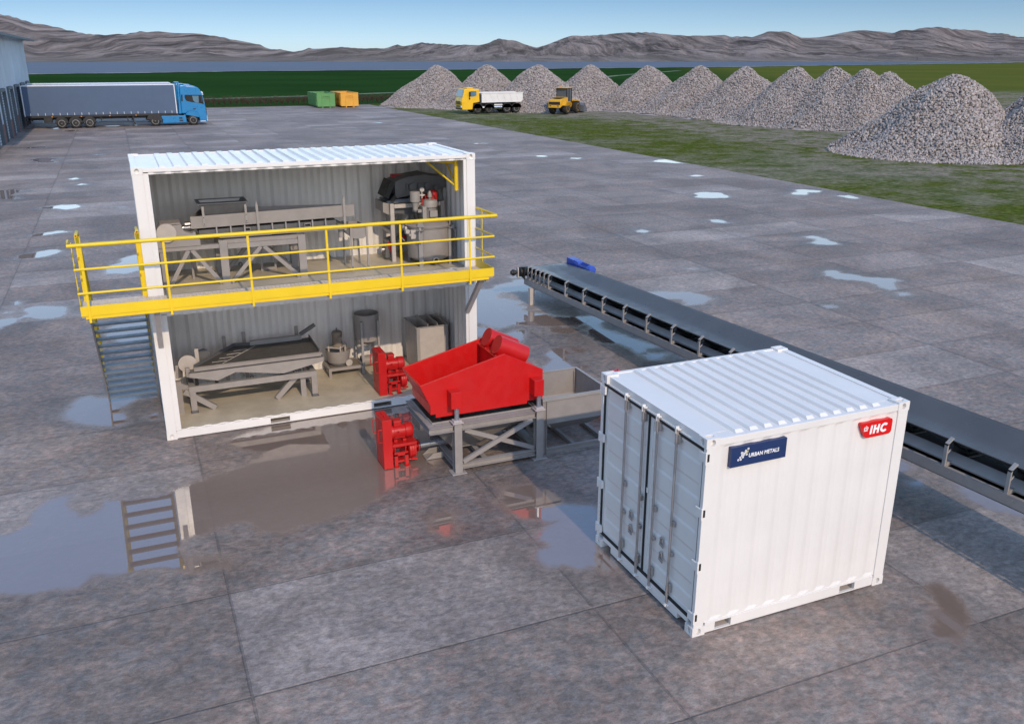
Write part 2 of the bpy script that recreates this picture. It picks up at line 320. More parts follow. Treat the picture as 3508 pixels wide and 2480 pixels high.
pa = t.n('ShaderNodeAttribute', attribute_name='puddle').outputs['Fac']
edge = t.math('ADD', t.math('MULTIPLY', t.math('SUBTRACT', t.noise(pos, 2.6, 6, .65), .5), .42), t.math('MULTIPLY', t.math('SUBTRACT', t.noise(pos, 11, 3, .6), .5), .10))
# shallow film zones keep a softer edge than deep puddles
sdn = t.math('ADD', pa, edge)
soft = t.ss(sx.outputs[1], 4, 16, 7.5, 22)
pud = t.ss(t.math('MULTIPLY', sdn, soft), -.6, .45, 1, 0)
film = t.ss(sdn, -.02, .20, 1, 0)
damp = t.ss(t.math('ADD', sdn, t.math('MULTIPLY', t.math('SUBTRACT', t.noise(pos, .9, 4, .6), .5), .9)), 0, .85, 1, 0)
# broad damp stains all over the yard
stain = t.math('MULTIPLY', t.ss(t.noise(pos, .55, 6, .7, dist=.8), .52, .68), t.ss(t.noise(pos, .11, 3, .5), .42, .58))
dampall = t.math('MAXIMUM', damp, t.math('MULTIPLY', stain, .85))
col = t.mix(t.math('MULTIPLY', dampall, .55), col, t.scale(col, .66))
col = t.mix(t.math('MULTIPLY', film, .5), col, (.26,.19,.155))
col = t.mix(t.math('MULTIPLY', pud, .75), col, (.225,.165,.135))
t.l(col, b.inputs['Base Color'])
ro = t.math('SUBTRACT', t.ss(n_mid, .3, .7, .56, .76), t.math('MULTIPLY', dampall, .22))
ro = t.math('SUBTRACT', ro, t.math('MULTIPLY', film, .22), clamp=True)
rmix = t.n('ShaderNodeMix'); t.l(pud, rmix.inputs[0]); t.l(ro, rmix.inputs[2]); rmix.inputs[3].default_value = .015
t.l(rmix.outputs[0], b.inputs['Roughness'])
imix = t.n('ShaderNodeMix'); t.l(pud, imix.inputs[0]); imix.inputs[2].default_value = 1.45; imix.inputs[3].default_value = 3.4
t.l(imix.outputs[0], b.inputs['IOR'])
hh = t.math('ADD', t.math('ADD', t.math('MULTIPLY', n_fine, .7), t.math('MULTIPLY', n_grit, .25)), t.math('MULTIPLY', n_lump, .9))
hh = t.math('SUBTRACT', hh, t.math('MULTIPLY', joint, .8))
t.l(t.bump(hh, t.math('MULTIPLY', t.math('SUBTRACT', 1.0, film), .75), .02), b.inputs['Normal'])
me.materials.append(m)

# ---------------------------------------------------------------- open ground to the horizon
rings = [0, 60, 120, 200, 320, 500, 800, 1300, 2200, 4000, 9000]
mb = MB(); nseg = 96; vs = [(20, 20, -.06)]; fs = []
for r in rings[1:]:
    for i in range(nseg):
        a = 2*PI*i/nseg; vs.append((20+r*math.cos(a), 20+r*math.sin(a), -.06))
for i in range(nseg): fs.append((0, 1+i, 1+(i+1) % nseg))
for k in range(len(rings)-2):
    for i in range(nseg):
        a = 1+k*nseg+i; c = 1+k*nseg+(i+1) % nseg; fs.append((a, a+nseg, c+nseg, c))
mb.add(vs, fs)
m, t, b = newmat('meadow_grass')
pos = t.n('ShaderNodeNewGeometry').outputs['Position']
sx = t.n('ShaderNodeSeparateXYZ'); t.l(pos, sx.inputs[0]); X, Y = sx.outputs[0], sx.outputs[1]
n1 = t.noise(pos, .055, 6, .62); n2 = t.noise(pos, .5, 6, .68); n3 = t.noise(pos, 3.5, 6, .75); n4 = t.noise(pos, .018, 4, .5)
grass = t.mix(t.ss(n3, .3, .7), (.040,.058,.010), (.125,.150,.032))
worn = t.mix(t.ss(n3, .3, .72), (.13,.118,.085), (.33,.29,.235))
# trampled verge next to the yard, with dirt by the heaps
wear = t.math('ADD', t.ss(n2, .34, .68, 0, .62), t.ss(n1, .40, .66, -.22, .42))
near = t.math('MULTIPLY', t.ss(Y, 112, 124, 1, 0), t.ss(X, 150, 190, 1, 0))
hy = t.n('ShaderNodeMapRange', interpolation_type='LINEAR'); t.l(Y, hy.inputs[0])
for i, q in enumerate((20, 100, 47, 52)): hy.inputs[i+1].default_value = q
heap = t.ss(t.math('SUBTRACT', X, hy.outputs[0]), -7, 3, 0, .62)
wear = t.math('ADD', wear, t.math('MULTIPLY', heap, t.ss(n2, .3, .6)), clamp=True)
lush = t.mix(t.ss(n2, .35, .65), (.026,.060,.006), (.065,.135,.012))
verge = t.mix(wear, t.mix(t.ss(n1, .45, .65), grass, lush), worn)
far = t.mix(t.ss(n4, .35, .65), (.014,.046,.014), (.020,.062,.018))
far = t.mix(t.ss(n2, .3, .75, 0, .5), far, (.028,.060,.012))
olive = t.mix(t.ss(n4, .3, .7), (.13,.135,.03), (.095,.115,.025))
ol = t.math('MULTIPLY', t.ss(t.math('SUBTRACT', X, t.math('MULTIPLY', Y, .62)), 10, 75), t.ss(Y, 60, 130))
far = t.mix(t.math('MULTIPLY', ol, .85), far, olive)
t.l(t.mix(near, far, verge), b.inputs['Base Color']); b.inputs['Roughness'].default_value = 1; b.inputs['Specular IOR Level'].default_value = 0
t.l(t.bump(t.math('ADD', n3, t.math('MULTIPLY', n2, 2.0)), .9, .10), b.inputs['Normal'])
tag(mb.build('ground', m), kind='structure')

# path across the meadow
m, t, b = newmat('mown_path'); pos = t.n('ShaderNodeNewGeometry').outputs['Position']
t.l(t.mix(t.ss(t.noise(pos, .12, 6, .7), .4, .62), (.035,.075,.025), (.13,.16,.09)), b.inputs['Base Color']); b.inputs['Roughness'].default_value = .95
mb = MB(); vs = []; fs = []
pp = [(-60,128.5),(0,142),(30,150),(60,165),(90,188),(125,225),(170,285),(260,380)]
for i, (x, y) in enumerate(pp):
    w = 2.2+.012*y; vs += [(x, y-w*.5, -.05), (x, y+w*.5, -.05)]
    if i: fs.append((2*i-2, 2*i, 2*i+1, 2*i-1))
tag(mb.add(vs, fs).build('path', m), kind='structure')

# lake
m, t, b = newmat('lake_water'); pos = t.n('ShaderNodeNewGeometry').outputs['Position']
n1 = t.noise(pos, .02, 6, .6)
t.l(t.mix(t.ss(n1, .35, .65), (.048,.062,.10), (.060,.074,.115)), b.inputs['Base Color'])
b.inputs['Roughness'].default_value = .55; b.inputs['Specular IOR Level'].default_value = .25
t.l(t.bump(t.noise(pos, .5, 4, .6), .5, .3), b.inputs['Normal'])
near_shore = [(-1500,250),(-300,335),(-120,372),(-24,397),(20,418),(69,445),(100,447),(137,448),(215,462),(300,484),(414,516),(560,575),(740,640),(900,720),(1052,812),(1120,880)]
vs = []; fs = []
for i, (x, y) in enumerate(near_shore):
    vs += [(x, y, .12), (x*1.0+ (x-0)*.0 , 1300 + max(0, -x)*.2, .12)]
    if i: fs.append((2*i-2, 2*i, 2*i+1, 2*i-1))
mb = MB().add(vs, fs); tag(mb.build('lake', m), kind='structure')
# pale shore line
m, t, b = newmat('shore_gravel'); b.inputs['Base Color'].default_value = (.42,.44,.42,1); b.inputs['Roughness'].default_value = .9
pos = t.n('ShaderNodeNewGeometry').outputs['Position']; t.l(t.mix(t.ss(t.noise(pos, .05, 5, .7), .42, .6), (.10,.12,.07), (.45,.46,.43)), b.inputs['Base Color'])
vs = []; fs = []
for i, (x, y) in enumerate(near_shore):
    w = 4 + 5*(.5+.5*math.sin(i*2.1)); vs += [(x, y-w, .16), (x, y+2, .16)]
    if i: fs.append((2*i-2, 2*i, 2*i+1, 2*i-1))
tag(MB().add(vs, fs).build('shore', m), kind='structure')

# mountains: a real range, 1.25 to 4.2 km away
RIDGE = [(-900,20),(-400,18),(0,48.1),(34,53.8),(74,66.8),(113,79.3),(153,83.8),(198,93.4),(227,101.9),(255,107.6),(294,116.1),(340,118.9),(368,120),(408,116.1),(430,117.2),(459,112.1),(481,107.6),(510,110.4),(544,107.6),(578,110.4),(600,112.1),(657,113.3),(702,118.9),(736,123.4),(770,129.1),(793,135.9),(827,141.6),(861,148.4),(889,152.9),(917,167),(934,169.9),(963,169.9),(985,175.5),(1008,178.4),(1036,173.8),(1059,164),(1070,168.7),(1104,167),(1144,164.2),(1172,161.4),(1200,164.2),(1246,167),(1285,165.6),(1317,167.2),(1345,158.5),(1362,153.3),(1374,157.8),(1385,159.5),(1419,152),(1442,145.7),(1473,149.1),(1515,151.4),(1560,154.8),(1600,153.7),(1640,154.8),(1668,150.3),(1685,141.7),(1708,132.1),(1736,137.2),(1770,140),(1793,151.4),(1821,160.4),(1838,164.4),(1866,155.9),(1906,141.7),(1934,130.4),(1957,123.1),(2008,123.1),(2087,117.4),(2127,112.9),(2166,111.7),(2217,110.6),(2257,114),(2300,118.5),(2353,123.1),(2405,122.1),(2453,121),(2479,118.9),(2500,126.3),(2542,125.2),(2579,126.8),(2610,117.3),(2631,108.4),(2679,107.3),(2705,110.5),(2721,118.9),(2747,130.5),(2774,130.5),(2805,128.9),(2847,121),(2884,112.1),(2921,106.8),(2958,104.2),(3000,105.8),(3037,110.5),(3063,112.1),(3084,104.2),(3105,103.1),(3126,105.2),(3152,97.9),(3184,92.6),(3226,92.6),(3263,100),(3300,101.5),(3352,104.2),(3394,113.6),(3442,114.7),(3479,125.2),(3508,127.9),(3700,140),(4000,120),(4500,135)]
cp_, sp_ = math.cos(PITCH), math.sin(PITCH); cy_, sy_ = math.cos(-YAW), math.sin(-YAW)
def ray(px, py):
    x = (px-1754)/FPX; yv = -(py-1240)/FPX
    f = Vector((0, cp_, -sp_)) + Vector((1,0,0))*x + Vector((0, sp_, cp_))*yv
    return Vector((cy_*f.x + sy_*f.y, -sy_*f.x + cy_*f.y, f.z))
def ridge(px):
    for (a, ya), (c, yc) in zip(RIDGE, RIDGE[1:]):
        if a <= px <= c: return ya + (yc-ya)*(px-a)/(c-a)
    return RIDGE[-1][1]
cols = [ -900 + 6.5*i for i in range(830) ]; dists = [1230 + 2300*(k/44)**1.25 for k in range(45)] + [3700, 4000, 4500]
vs = []; fs = []
for i, px in enumerate(cols):
    r = ray(px, ridge(px)); hl = math.hypot(r.x, r.y); az = (r.x/hl, r.y/hl); te = r.z/hl
    dr = 2900 + 420*mnoise.noise((px*.004, 7.3, 1.0))
    for k, d in enumerate(dists):
        x, y = CAMP[0]+az[0]*d, CAMP[1]+az[1]*d
        s = max(0, min(1, (d-1230)/(dr-1230)))
        rid = mnoise.ridged_multi_fractal((x*.0016, y*.0016, 3.1), .9, 2.1, 5, 1.0, 2.0)*.42
        rid2 = mnoise.fractal((x*.006, y*.006, 9.0), 1.0, 2.2, 5); ua = math.atan2(az[0], az[1])*2600
        rid3 = mnoise.ridged_multi_fractal((ua*.0075+.25*rid2, d*.0014+.2*rid2, 5.5), .85, 2.15, 5, 1.0, 2.0)*.42
        base = s**1.55
        g = base*(.80 + .20*s) + (1-s)*s*(.95*(rid-.45) + .95*(rid3-.45) + .45*rid2)
        g = max(0, min(g, .992 if s < 1 else 1.0))
        z = CAMP[2]*0 + (6.6*min(1, s*3) + d*te)*g if te > 0 else 0
        if d > dr: z = (6.6 + dr*te)*max(.3, 1-(d-dr)/1500.)
        vs.append((x, y, z + (.2 if k else -1)))
nk = len(dists)
for i in range(len(cols)-1):
    for k in range(nk-1): fs.append((i*nk+k, (i+1)*nk+k, (i+1)*nk+k+1, i*nk+k+1))
m, t, b = newmat('bare_mountain_rock')
pos = t.n('ShaderNodeNewGeometry').outputs['Position']
mp = t.n('ShaderNodeMapping'); t.l(pos, mp.inputs[0]); mp.inputs['Rotation'].default_value = (0,0,-YAW); mp0 = mp; mp = t.n('ShaderNodeMapping'); t.l(mp0.outputs[0], mp.inputs[0]); mp.inputs['Scale'].default_value = (1.0,.10,.8)
n1 = t.noise(mp.outputs[0], .0045, 8, .68, dist=.5); n2 = t.noise(mp.outputs[0], .017, 8, .7, dist=1.0); n3 = t.noise(mp.outputs[0], .05, 6, .7)
c = t.mix(t.ss(n2, .34, .66), (.10,.08,.072), (.50,.40,.355))
c = t.mix(t.ss(n1, .46, .64, 0, .6), c, (.19,.155,.125))
c = t.mix(t.ss(n3, .55, .70, 0, .62), c, (.05,.042,.045))
sx = t.n('ShaderNodeSeparateXYZ'); t.l(pos, sx.inputs[0])
c = t.mix(t.ss(sx.outputs[2], 1, 12, .65, 0), c, (.27,.235,.21))
t.l(c, b.inputs['Base Color']); b.inputs['Roughness'].default_value = .95; b.inputs['Specular IOR Level'].default_value = .1
t.l(t.bump(t.math('ADD', n2, t.math('MULTIPLY', n3, .5)), 1.0, 45), b.inputs['Normal'])
o = MB().add(vs, fs).build('mountains', m, smooth=200); tag(o, kind='structure')

# ---------------------------------------------------------------- shipping containers
def corrug(p0, p1, pitch=.278, depth=.036, inv=False, ends=True):
    """trapezoid profile points (s, d) from s=p0 to p1"""
    n = max(1, round((p1-p0)/pitch)); w = (p1-p0)/n; pts = []
    for i in range(n):
        s = p0+i*w
        pts += [(s, 0), (s+w*.26, 0), (s+w*.5, depth), (s+w*.76, depth)]
    pts.append((p1, 0))
    return pts
def corr_panel(mb, pts, z0, z1, fn, th=.004):
    """vertical corrugated sheet; fn maps (s, d, z) -> xyz"""
    n = len(pts); vs = []
    for s, d in pts: vs += [fn(s, d, z0), fn(s, d, z1), fn(s, d+th, z0), fn(s, d+th, z1)]
    fs = []
    for i in range(n-1):
        a, c = 4*i, 4*i+4
        fs += [(a, c, c+1, a+1), (a+2, a+3, c+3, c+2), (a+1, c+1, c+3, a+3), (a, a+2, c+2, c)]
    return mb.add(vs, fs)
def holed_face(mb, c, u, v, hu, hv, ru, rv, n, depth, k=16):
    """rectangle centred c spanned by u,v with an oval hole sunk along -n"""
    c, u, v, n = Vector(c), Vector(u), Vector(v), Vector(n); outer = []; inner = []
    for i in range(k):
        a = 2*PI*(i+.5)/k; ca, sa = math.cos(a), math.sin(a)
        q = 1/max(abs(ca)/hu*1.0 if hu else 0, abs(sa)/hv)
        outer.append(c + u*ca*q + v*sa*q); inner.append(c + u*ca*ru + v*sa*rv)
    # snap nearest outer points to the true corners
    for sx in (-1, 1):
        for sy in (-1, 1):
            t = c + u*sx*hu + v*sy*hv; j = min(range(k), key=lambda i: (outer[i]-t).length); outer[j] = t
    deep = [p - n*depth for p in inner]
    vs = outer+inner+deep; fs = []
    for i in range(k):
        j = (i+1) % k; fs += [(i, j, k+j, k+i), (k+i, k+j, 2*k+j, 2*k+i)]
    fs.append(tuple(range(2*k, 3*k)))
    if u.cross(v).dot(n) < 0: fs = [f[::-1] for f in fs]
    return mb.add(vs, fs)
CX, CY, CZ = .178, .162, .118
def casting(x, y, z, sx, sy, sz):
    """corner casting with outer corner (x,y,z); s* = direction into the container"""
    mb = MB(); x0, x1 = sorted((x, x+sx*CX)); y0, y1 = sorted((y, y+sy*CY)); z0, z1 = sorted((z, z+sz*CZ))
    cx, cy, cz = (x0+x1)/2, (y0+y1)/2, (z0+z1)/2
    yo = y0 if sy > 0 else y1; yi = y1 if sy > 0 else y0; xo = x0 if sx > 0 else x1; xi = x1 if sx > 0 else x0
    holed_face(mb, (cx, yo, cz), (1,0,0), (0,0,1), CX/2, CZ/2, .033, .041, (0,-sy,0), .05)
    holed_face(mb, (xo, cy, cz), (0,1,0), (0,0,1), CY/2, CZ/2, .031, .041, (-sx,0,0), .05)
    zo = z1 if sz < 0 else z0; zi = z0 if sz < 0 else z1
    holed_face(mb, (cx, cy, zo), (1,0,0), (0,1,0), CX/2, CY/2, .060, .031, (0,0,-sz), .05)
    mb.add([(x0,yi,z0),(x1,yi,z0),(x1,yi,z1),(x0,yi,z1)], [(0,1,2,3) if sy > 0 else (3,2,1,0)])
    mb.add([(xi,y0,z0),(xi,y1,z0),(xi,y1,z1),(xi,y0,z1)], [(3,2,1,0) if sx < 0 else (0,1,2,3)])
    mb.add([(x0,y0,zi),(x1,y0,zi),(x1,y1,zi),(x0,y1,zi)], [(0,1,2,3)])
    return mb
def castings(root, L, Wd, H):
    for x, sx in ((0,1),(L,-1)):
        for y, sy in ((0,1),(Wd,-1)):
            for z, sz in ((0,1),(H,-1)): casting(x, y, z, sx, sy, sz).build('corner_casting', M['white'], root, bevel=.004)
def roof(root, L, Wd, H, x0, pitch, n):
    zt = H-.032; mb = MB(); ya, yb = .062, Wd-.062; a, d = .11, .036
    # flat sheet with raised cross ribs, tapered at both ends
    mb.box(.10, L-.10, .035, Wd-.035, zt-.006, zt)
    for i in range(n):
        c = x0+i*pitch; w, tw, e = .062, .044, .055
        bot = [(c-w,ya,zt),(c+w,ya,zt),(c+w,yb,zt),(c-w,yb,zt)]; top = [(c-tw,ya+e,zt+d),(c+tw,ya+e,zt+d),(c+tw,yb-e,zt+d),(c-tw,yb-e,zt+d)]
        mb.hexa([(p[0],p[1],p[2]-.003) for p in bot], top)
    o = mb.build('roof_panel', M['white'], root)
    for xa, xb in ((.103,.40),(L-.40,L-.103)): MB().box(xa, xb, CY+.03, Wd-CY-.03, zt+.001, zt+.004).build('roof_plate', M['white'], o)
def fork_rail(root, L, y0, y1, pockets, yin):
    """bottom side rail with fork pockets open to the outside (at y0)"""
    z0, z1 = .016, .155; mb = MB(); xa = CX
    for pa, pb in pockets + [(L-CX, None)]:
        mb.box(xa, pa, y0, y1, z0, z1); xa = pb
    for pa, pb in pockets:
        mb.box(pa, pb, y0, y1, z1-.022, z1); mb.box(pa, pb, y0, y1, z0, z0+.012)
    o = mb.build('bottom_rail', M['white'], root, bevel=.003)
    for pa, pb in pockets:
        t = MB(); t.box(pa-.006, pa-.001, y1, yin, z0, z1); t.box(pb+.001, pb+.006, y1, yin, z0, z1)
        t.box(pa, pb, y1, yin, z1-.02, z1-.012); t.box(pa, pb, y1, yin, z0, z0+.006); t.box(pa, pb, yin-.004, yin, z0+.006, z1-.02)
        t.build('fork_pocket', M['beige'], o)
    return o

def open_container(name, label, loc):
    L, Wd, H = 6.058, 2.438, 2.438
    r = thing(name, label, 'container', loc, local=True)
    castings(r, L, Wd, H)
    # corner posts: front pair are wide with an inner return lip
    zz0, zz1 = CZ, H-CZ
    mb = MB().box(.006, CX-.004, .004, .115, zz0, zz1).box(CX-.004, CX+.085, .022, .07, .16, H-.10); mb.build('corner_post', M['white'], r, bevel=.003)
    mb = MB().box(L-CX+.004, L-.006, .004, .115, zz0, zz1).box(L-CX-.055, L-CX+.004, .022, .07, .16, H-.10); mb.build('corner_post', M['white'], r, bevel=.003)
    for x0 in (.006, L-CX+.02): MB().box(x0, x0+.152, Wd-.11, Wd-.004, zz0, zz1).build('corner_post', M['white'], r, bevel=.003)
    # rails
    MB().box(CX, L-CX, .004, .064, H-.082, H-.018).build('top_rail', M['white'], r, bevel=.003)
    MB().box(CX, L-CX, Wd-.064, Wd-.004, H-.082, H-.018).build('top_rail', M['white'], r, bevel=.003)
    for x0, x1 in ((.004,.10),(L-.10,L-.004)):
        MB().box(x0, x1, CY, Wd-CY, H-.112, H-.012).build('end_header', M['white'], r, bevel=.003)
        MB().box(x0, x1, CY, Wd-CY, .016, .150).build('end_sill', M['white'], r, bevel=.003)
    fork_rail(r, L, .004, .05, [(1.85,2.21),(3.85,4.21)], .9)
    MB().box(CX, L-CX, Wd-.05, Wd-.004, .016, .155).build('bottom_rail', M['white'], r, bevel=.003)
    # wavy strips of the cut-away side sheet
    pts = corrug(CX+.085, L-CX-.055)
    corr_panel(MB(), pts, H-.122, H-.084, lambda s, d, z: (s, .018+d, z), .006).build('cut_sheet_edge', M['white'], r)
    corr_panel(MB(), pts, .157, .178, lambda s, d, z: (s, .018+d, z), .006).build('cut_sheet_edge', M['white'], r)
    # closed walls
    pts = corrug(.16, L-.16)
    corr_panel(MB(), pts, .157, H-.083, lambda s, d, z: (s, Wd-.058+d, z)).build('back_wall', M['white'], r)
    pe = corrug(.12, Wd-.11)
    corr_panel(MB(), pe, .151, H-.113, lambda s, d, z: (.052-d, s, z)).build('end_wall', M['white'], r)
    corr_panel(MB(), pe, .151, H-.113, lambda s, d, z: (L-.056+d, s, z)).build('end_wall', M['white'], r)
    MB().box(.06, L-.06, .052, Wd-.062, .10, .162).build('floor', M['floor'], r)
    roof(r, L, Wd, H, .50, .2265, 23)
    for x in (.40, 1.83, 2.73, 3.63, 5.2):
        MB().path([(x-.03, Wd-.085, .163), (x-.03, Wd-.085, .20), (x, Wd-.085, .225), (x+.03, Wd-.085, .20), (x+.03, Wd-.085, .163)], .008, 8).build('lashing_ring', M['dark'], r, smooth=60)
    return r
lower = open_container('open_sided_container', 'white open-sided container standing on the ground, the lower one of the stacked pair', (0,0,0))
upper = dup(lower, (0,0,2.438), label='white open-sided container stacked on top of another, behind the yellow railing')
lower['group'] = upper['group'] = 'open-sided equipment containers'

# ---- closed ten-foot container
L, Wd, H = 2.991, 2.438, 2.591
SMALL = (5.4641, -8.6536, 0)
sc = thing('closed_container', 'small closed white container with double doors and two signs, nearest to the viewer', 'container', SMALL, local=True)
castings(sc, L, Wd, H)
# door-end posts and rear posts
for y0, y1 in ((.004,.06),(Wd-.06,Wd-.004)):
    mb = MB().box(.012, .15, y0, y1, CZ, H-CZ); mb.build('corner_post', M['white'], sc, bevel=.003)
for y0, y1 in ((.004,.11),(Wd-.11,Wd-.004)):
    MB().box(L-.165, L-.006, y0, y1, CZ, H-CZ).build('corner_post', M['white'], sc, bevel=.004)
MB().box(CX, L-CX, .006, .066, H-.105, H-.020).build('top_rail', M['white'], sc, bevel=.004)
MB().box(CX, L-CX, Wd-.066, Wd-.006, H-.105, H-.020).build('top_rail', M['white'], sc, bevel=.004)
fork_rail(sc, L, .006, .05, [(.325,.56),(2.262,2.51)], .9)
MB().box(CX, L-CX, Wd-.05, Wd-.006, .016, .155).build('bottom_rail', M['white'], sc, bevel=.003)
MB().box(.045, .12, CY, Wd-CY, H-.118, H-.022).box(.030, .10, .06, Wd-.06, H-.17, H-.119).build('door_header', M['white'], sc, bevel=.003)
mb = MB().box(.03, .12, CY, Wd-CY, .105, .19)
mb.box(.03, .12, CY+.22, Wd-CY-.22, .020, .1045); mb.build('door_sill', M['white'], sc, bevel=.003)
MB().box(L-.10, L-.006, CY, Wd-CY, H-.112, H-.014).build('end_header', M['white'], sc, bevel=.003)
MB().box(L-.10, L-.006, CY, Wd-CY, .016, .15).build('end_sill', M['white'], sc, bevel=.003)
# shallow scalloped side sheet: corrugation dies out at the bottom rail
def side_sheet(y, sg):
    mb = MB(); pts = corrug(.151, L-.166, .278, .013); vs = []; fs = []
    zs = [(.156, 0.0), (.168, .0), (.205, 1.0), (H-.14, 1.0), (H-.106, .2)]
    n = len(pts)
    for z, k in zs:
        for s, d in pts: vs.append((s, y+sg*(.012+ (.026-.026*k) * 0 + d*k + .0*(1-k)), z))
    for a in range(len(zs)-1):
        for i in range(n-1):
            q = (a*n+i, a*n+i+1, (a+1)*n+i+1, (a+1)*n+i); fs.append(q if sg > 0 else q[::-1])
    mb.add(vs, fs); mb.box(.16, L-.17, *sorted((y+sg*.044, y+sg*.05)), .156, H-.106); return mb
side_sheet(.006, 1).build('side_wall', M['white'], sc)
side_sheet(Wd-.006, -1).build('side_wall', M['white'], sc)
corr_panel(MB(), corrug(.12, Wd-.12), .151, H-.113, lambda s, d, z: (L-.056+d, s, z)).build('end_wall', M['white'], sc)
MB().box(.12, L-.1, .05, Wd-.05, .11, .15).build('floor', M['floor'], sc)
roof(sc, L, Wd, H, .50, .2035, 11)
# double doors
ZD0, ZD1 = .215, 2.415
def door(y0, y1, hinge):
    mb = MB()
    # sheet with shallow pressed horizontal ribs
    zs = [ZD0]; nrib = 5; hgt = (ZD1-ZD0)/nrib; prof = []
    for i in range(nrib):
        z = ZD0+i*hgt; prof += [(0, z), (0, z+hgt*.50), (.010, z+hgt*.58), (.010, z+hgt*.92)]
    prof.append((0, ZD1))
    vs = []; fs = []; ya, yb = y0+.06, y1-.06
    for d, z in prof: vs += [(.052+d, ya, z), (.052+d, yb, z)]
    for i in range(len(prof)-1): fs.append((2*i, 2*i+2, 2*i+3, 2*i+1))
    mb.add(vs, fs); mb.box(.045, .095, y0, y0+.062, ZD0, ZD1); mb.box(.045, .095, y1-.062, y1, ZD0, ZD1)
    mb.box(.0455, .095, y0+.062, y1-.062, ZD0, ZD0+.05); mb.box(.0455, .095, y0+.062, y1-.062, ZD1-.05, ZD1); mb.box(.07, .09, y0+.06, y1-.06, ZD0, ZD1)
    d = mb.build('door', M['white'], sc)
    g = MB(); e = .036
    xg = .024; g.box(xg, .06, y0-e if y0 < .5 else y0-.0118, y0, ZD0-e, ZD1+e); g.box(xg, .06, y1, y1+(e if y1 > 2 else .0118), ZD0-e, ZD1+e); g.box(xg, .06, y0, y1, ZD0-e, ZD0); g.box(xg, .06, y0, y1, ZD1, ZD1+e)
    g.build('gasket', M['gasket'], d)
    return d
dn = door(.085, 1.224, 0); dl = door(1.248, Wd-.085, 1)
for d, ys_, hy in ((dn, (.60, 1.02), .79), (dl, (1.35, 1.775), 1.545)):
    for y in ys_:
        r = MB().tube((.012, y, .12), (.012, y, 2.47), .0165, 12)
        for z0, z1 in ((.215,.36),(2.29,2.47)): r.tube((.012, y, z0), (.012, y, z1), .023, 12)
        lr = r.build('lock_rod', M['rodsteel'], d, smooth=50)
        for z in (.30, 1.21, 2.33) if abs(y-ys_[0]) < .01 else (.30, 1.215, 2.33): pass
    for y in ys_:
        for z, h in ((.29,.12),(1.21,.07),(.80,.05),(2.31,.12)):
            MB().box(.004, .034, y-.055, y-.018, z, z+h).box(.034, .044, y-.055, y+.05, z, z+h*.9).build('rod_bracket', M['steel'], d, bevel=.003)
    for z in (.87, .66):
        h = MB().prism([(-.045,-.04),(.045,-.04),(.03,.02),(.012,.075),(-.012,.075),(-.03,.02)], (.036, hy+.02, z), (0,1,0), (0,0,1), (-.014,0,0))
        h.tube((.03, hy+.02, z+.055), (.006, hy+.02, z+.055), .016, 10).beam((.012, hy+.04, z-.03), (.012, hy-.05, z-.045), .012, .03)
        h.build('door_handle', M['steel'], d, bevel=.002)
    for y in ys_:
        MB().box(-.010, .04, y-.045, y+.045, H-.108, H-.092).box(-.016, .03, y-.012, y+.012, H-.16, H-.07).build('cam_keeper', M['white'], d, bevel=.002)
        MB().box(.0, .03, y-.05, y+.05, .098, .112).box(-.02, .03, y-.018, y+.018, .075, .098).build('cam_keeper', M['white'], d, bevel=.002)
for d, yy, sg in ((dn, .0, 1), (dl, Wd, -1)):
    for z in (.263, .961, 1.661, 2.359):
        h = MB(); y0, y1 = sorted((yy-sg*.006, yy+sg*.10)); h.box(-.004, .030, *sorted((yy+sg*.012, yy+sg*.125)), z-.055, z+.055)
        h.box(-.006, .014, *sorted((yy-sg*.010, yy+sg*.012)), z-.075, z+.075)
        h.build('hinge', M['white'], d, bevel=.003)
        s = MB().box(.024, .052, *sorted((yy+sg*.001, yy+sg*.012)), z-.046, z+.046); s.build('hinge_slot', M['gasket'], d)
mb = MB().box(.030, .041, 1.19, 1.28, 1.36, 1.43); mb.build('door_clasp', M['white'], dn, bevel=.003)
# signs on the long side
def text_part(body, size, mat, parent, x, z, y, shear=.0, bold=.0, sx=1.0, ext=.0015, name='lettering', spacing=1.0):
    cu = bpy.data.curves.new(name, 'FONT'); cu.body = body; cu.size = size; cu.offset = bold; cu.extrude = ext; cu.space_character = spacing; cu.resolution_u = 6
    ob = bpy.data.objects.new(name, cu); COL.objects.link(ob)
    dg = bpy.context.evaluated_depsgraph_get(); me = bpy.data.meshes.new_from_object(ob.evaluated_get(dg)); bpy.data.objects.remove(ob)
    for v in me.vertices:
        cx, cy, cz = v.co; v.co = (x + (cx + cy*shear)*sx, y - cz - ext, z + cy)
    me.materials.clear(); me.materials.append(mat); me.name = name
    o = bpy.data.objects.new(name, me); COL.objects.link(o); o.parent = parent; return o
yb = -.030
nb = MB().box(.325, 1.099, yb, .03, 2.198, 2.442).build('name_board', M['navy'], sc); lab(nb, 'navy blue board reading URBAN METALS with a cluster of rings')
text_part('URBAN METALS', .066, M['signwhite'], nb, .562, 2.293, yb-.001, shear=.10, bold=.0014, sx=.905, spacing=1.02)
rings_ = [(.020,.030),(.053,.030),(.045,.056),(.081,.054),(.066,.079),(.093,.081),(.130,.080),(.061,.109),(.084,.101),(.112,.103),(.114,.127),(.148,.146),(.137,.114)]
mw = MB(); my = MB()
for i, (x, z) in enumerate(rings_):
    tgt = my if i == 12 else mw; c = (.405+x, 0, 2.252+z*1.02); k = 14; vs = []; fs = []
    for rr in (.0135, .0055):
        for j in range(k): a = 2*PI*j/k; vs.append((c[0]+rr*math.cos(a), yb-.0025, c[2]+rr*math.sin(a)))
    for j in range(k): fs.append((j, (j+1) % k, k+(j+1) % k, k+j))
    tgt.add(vs, fs)
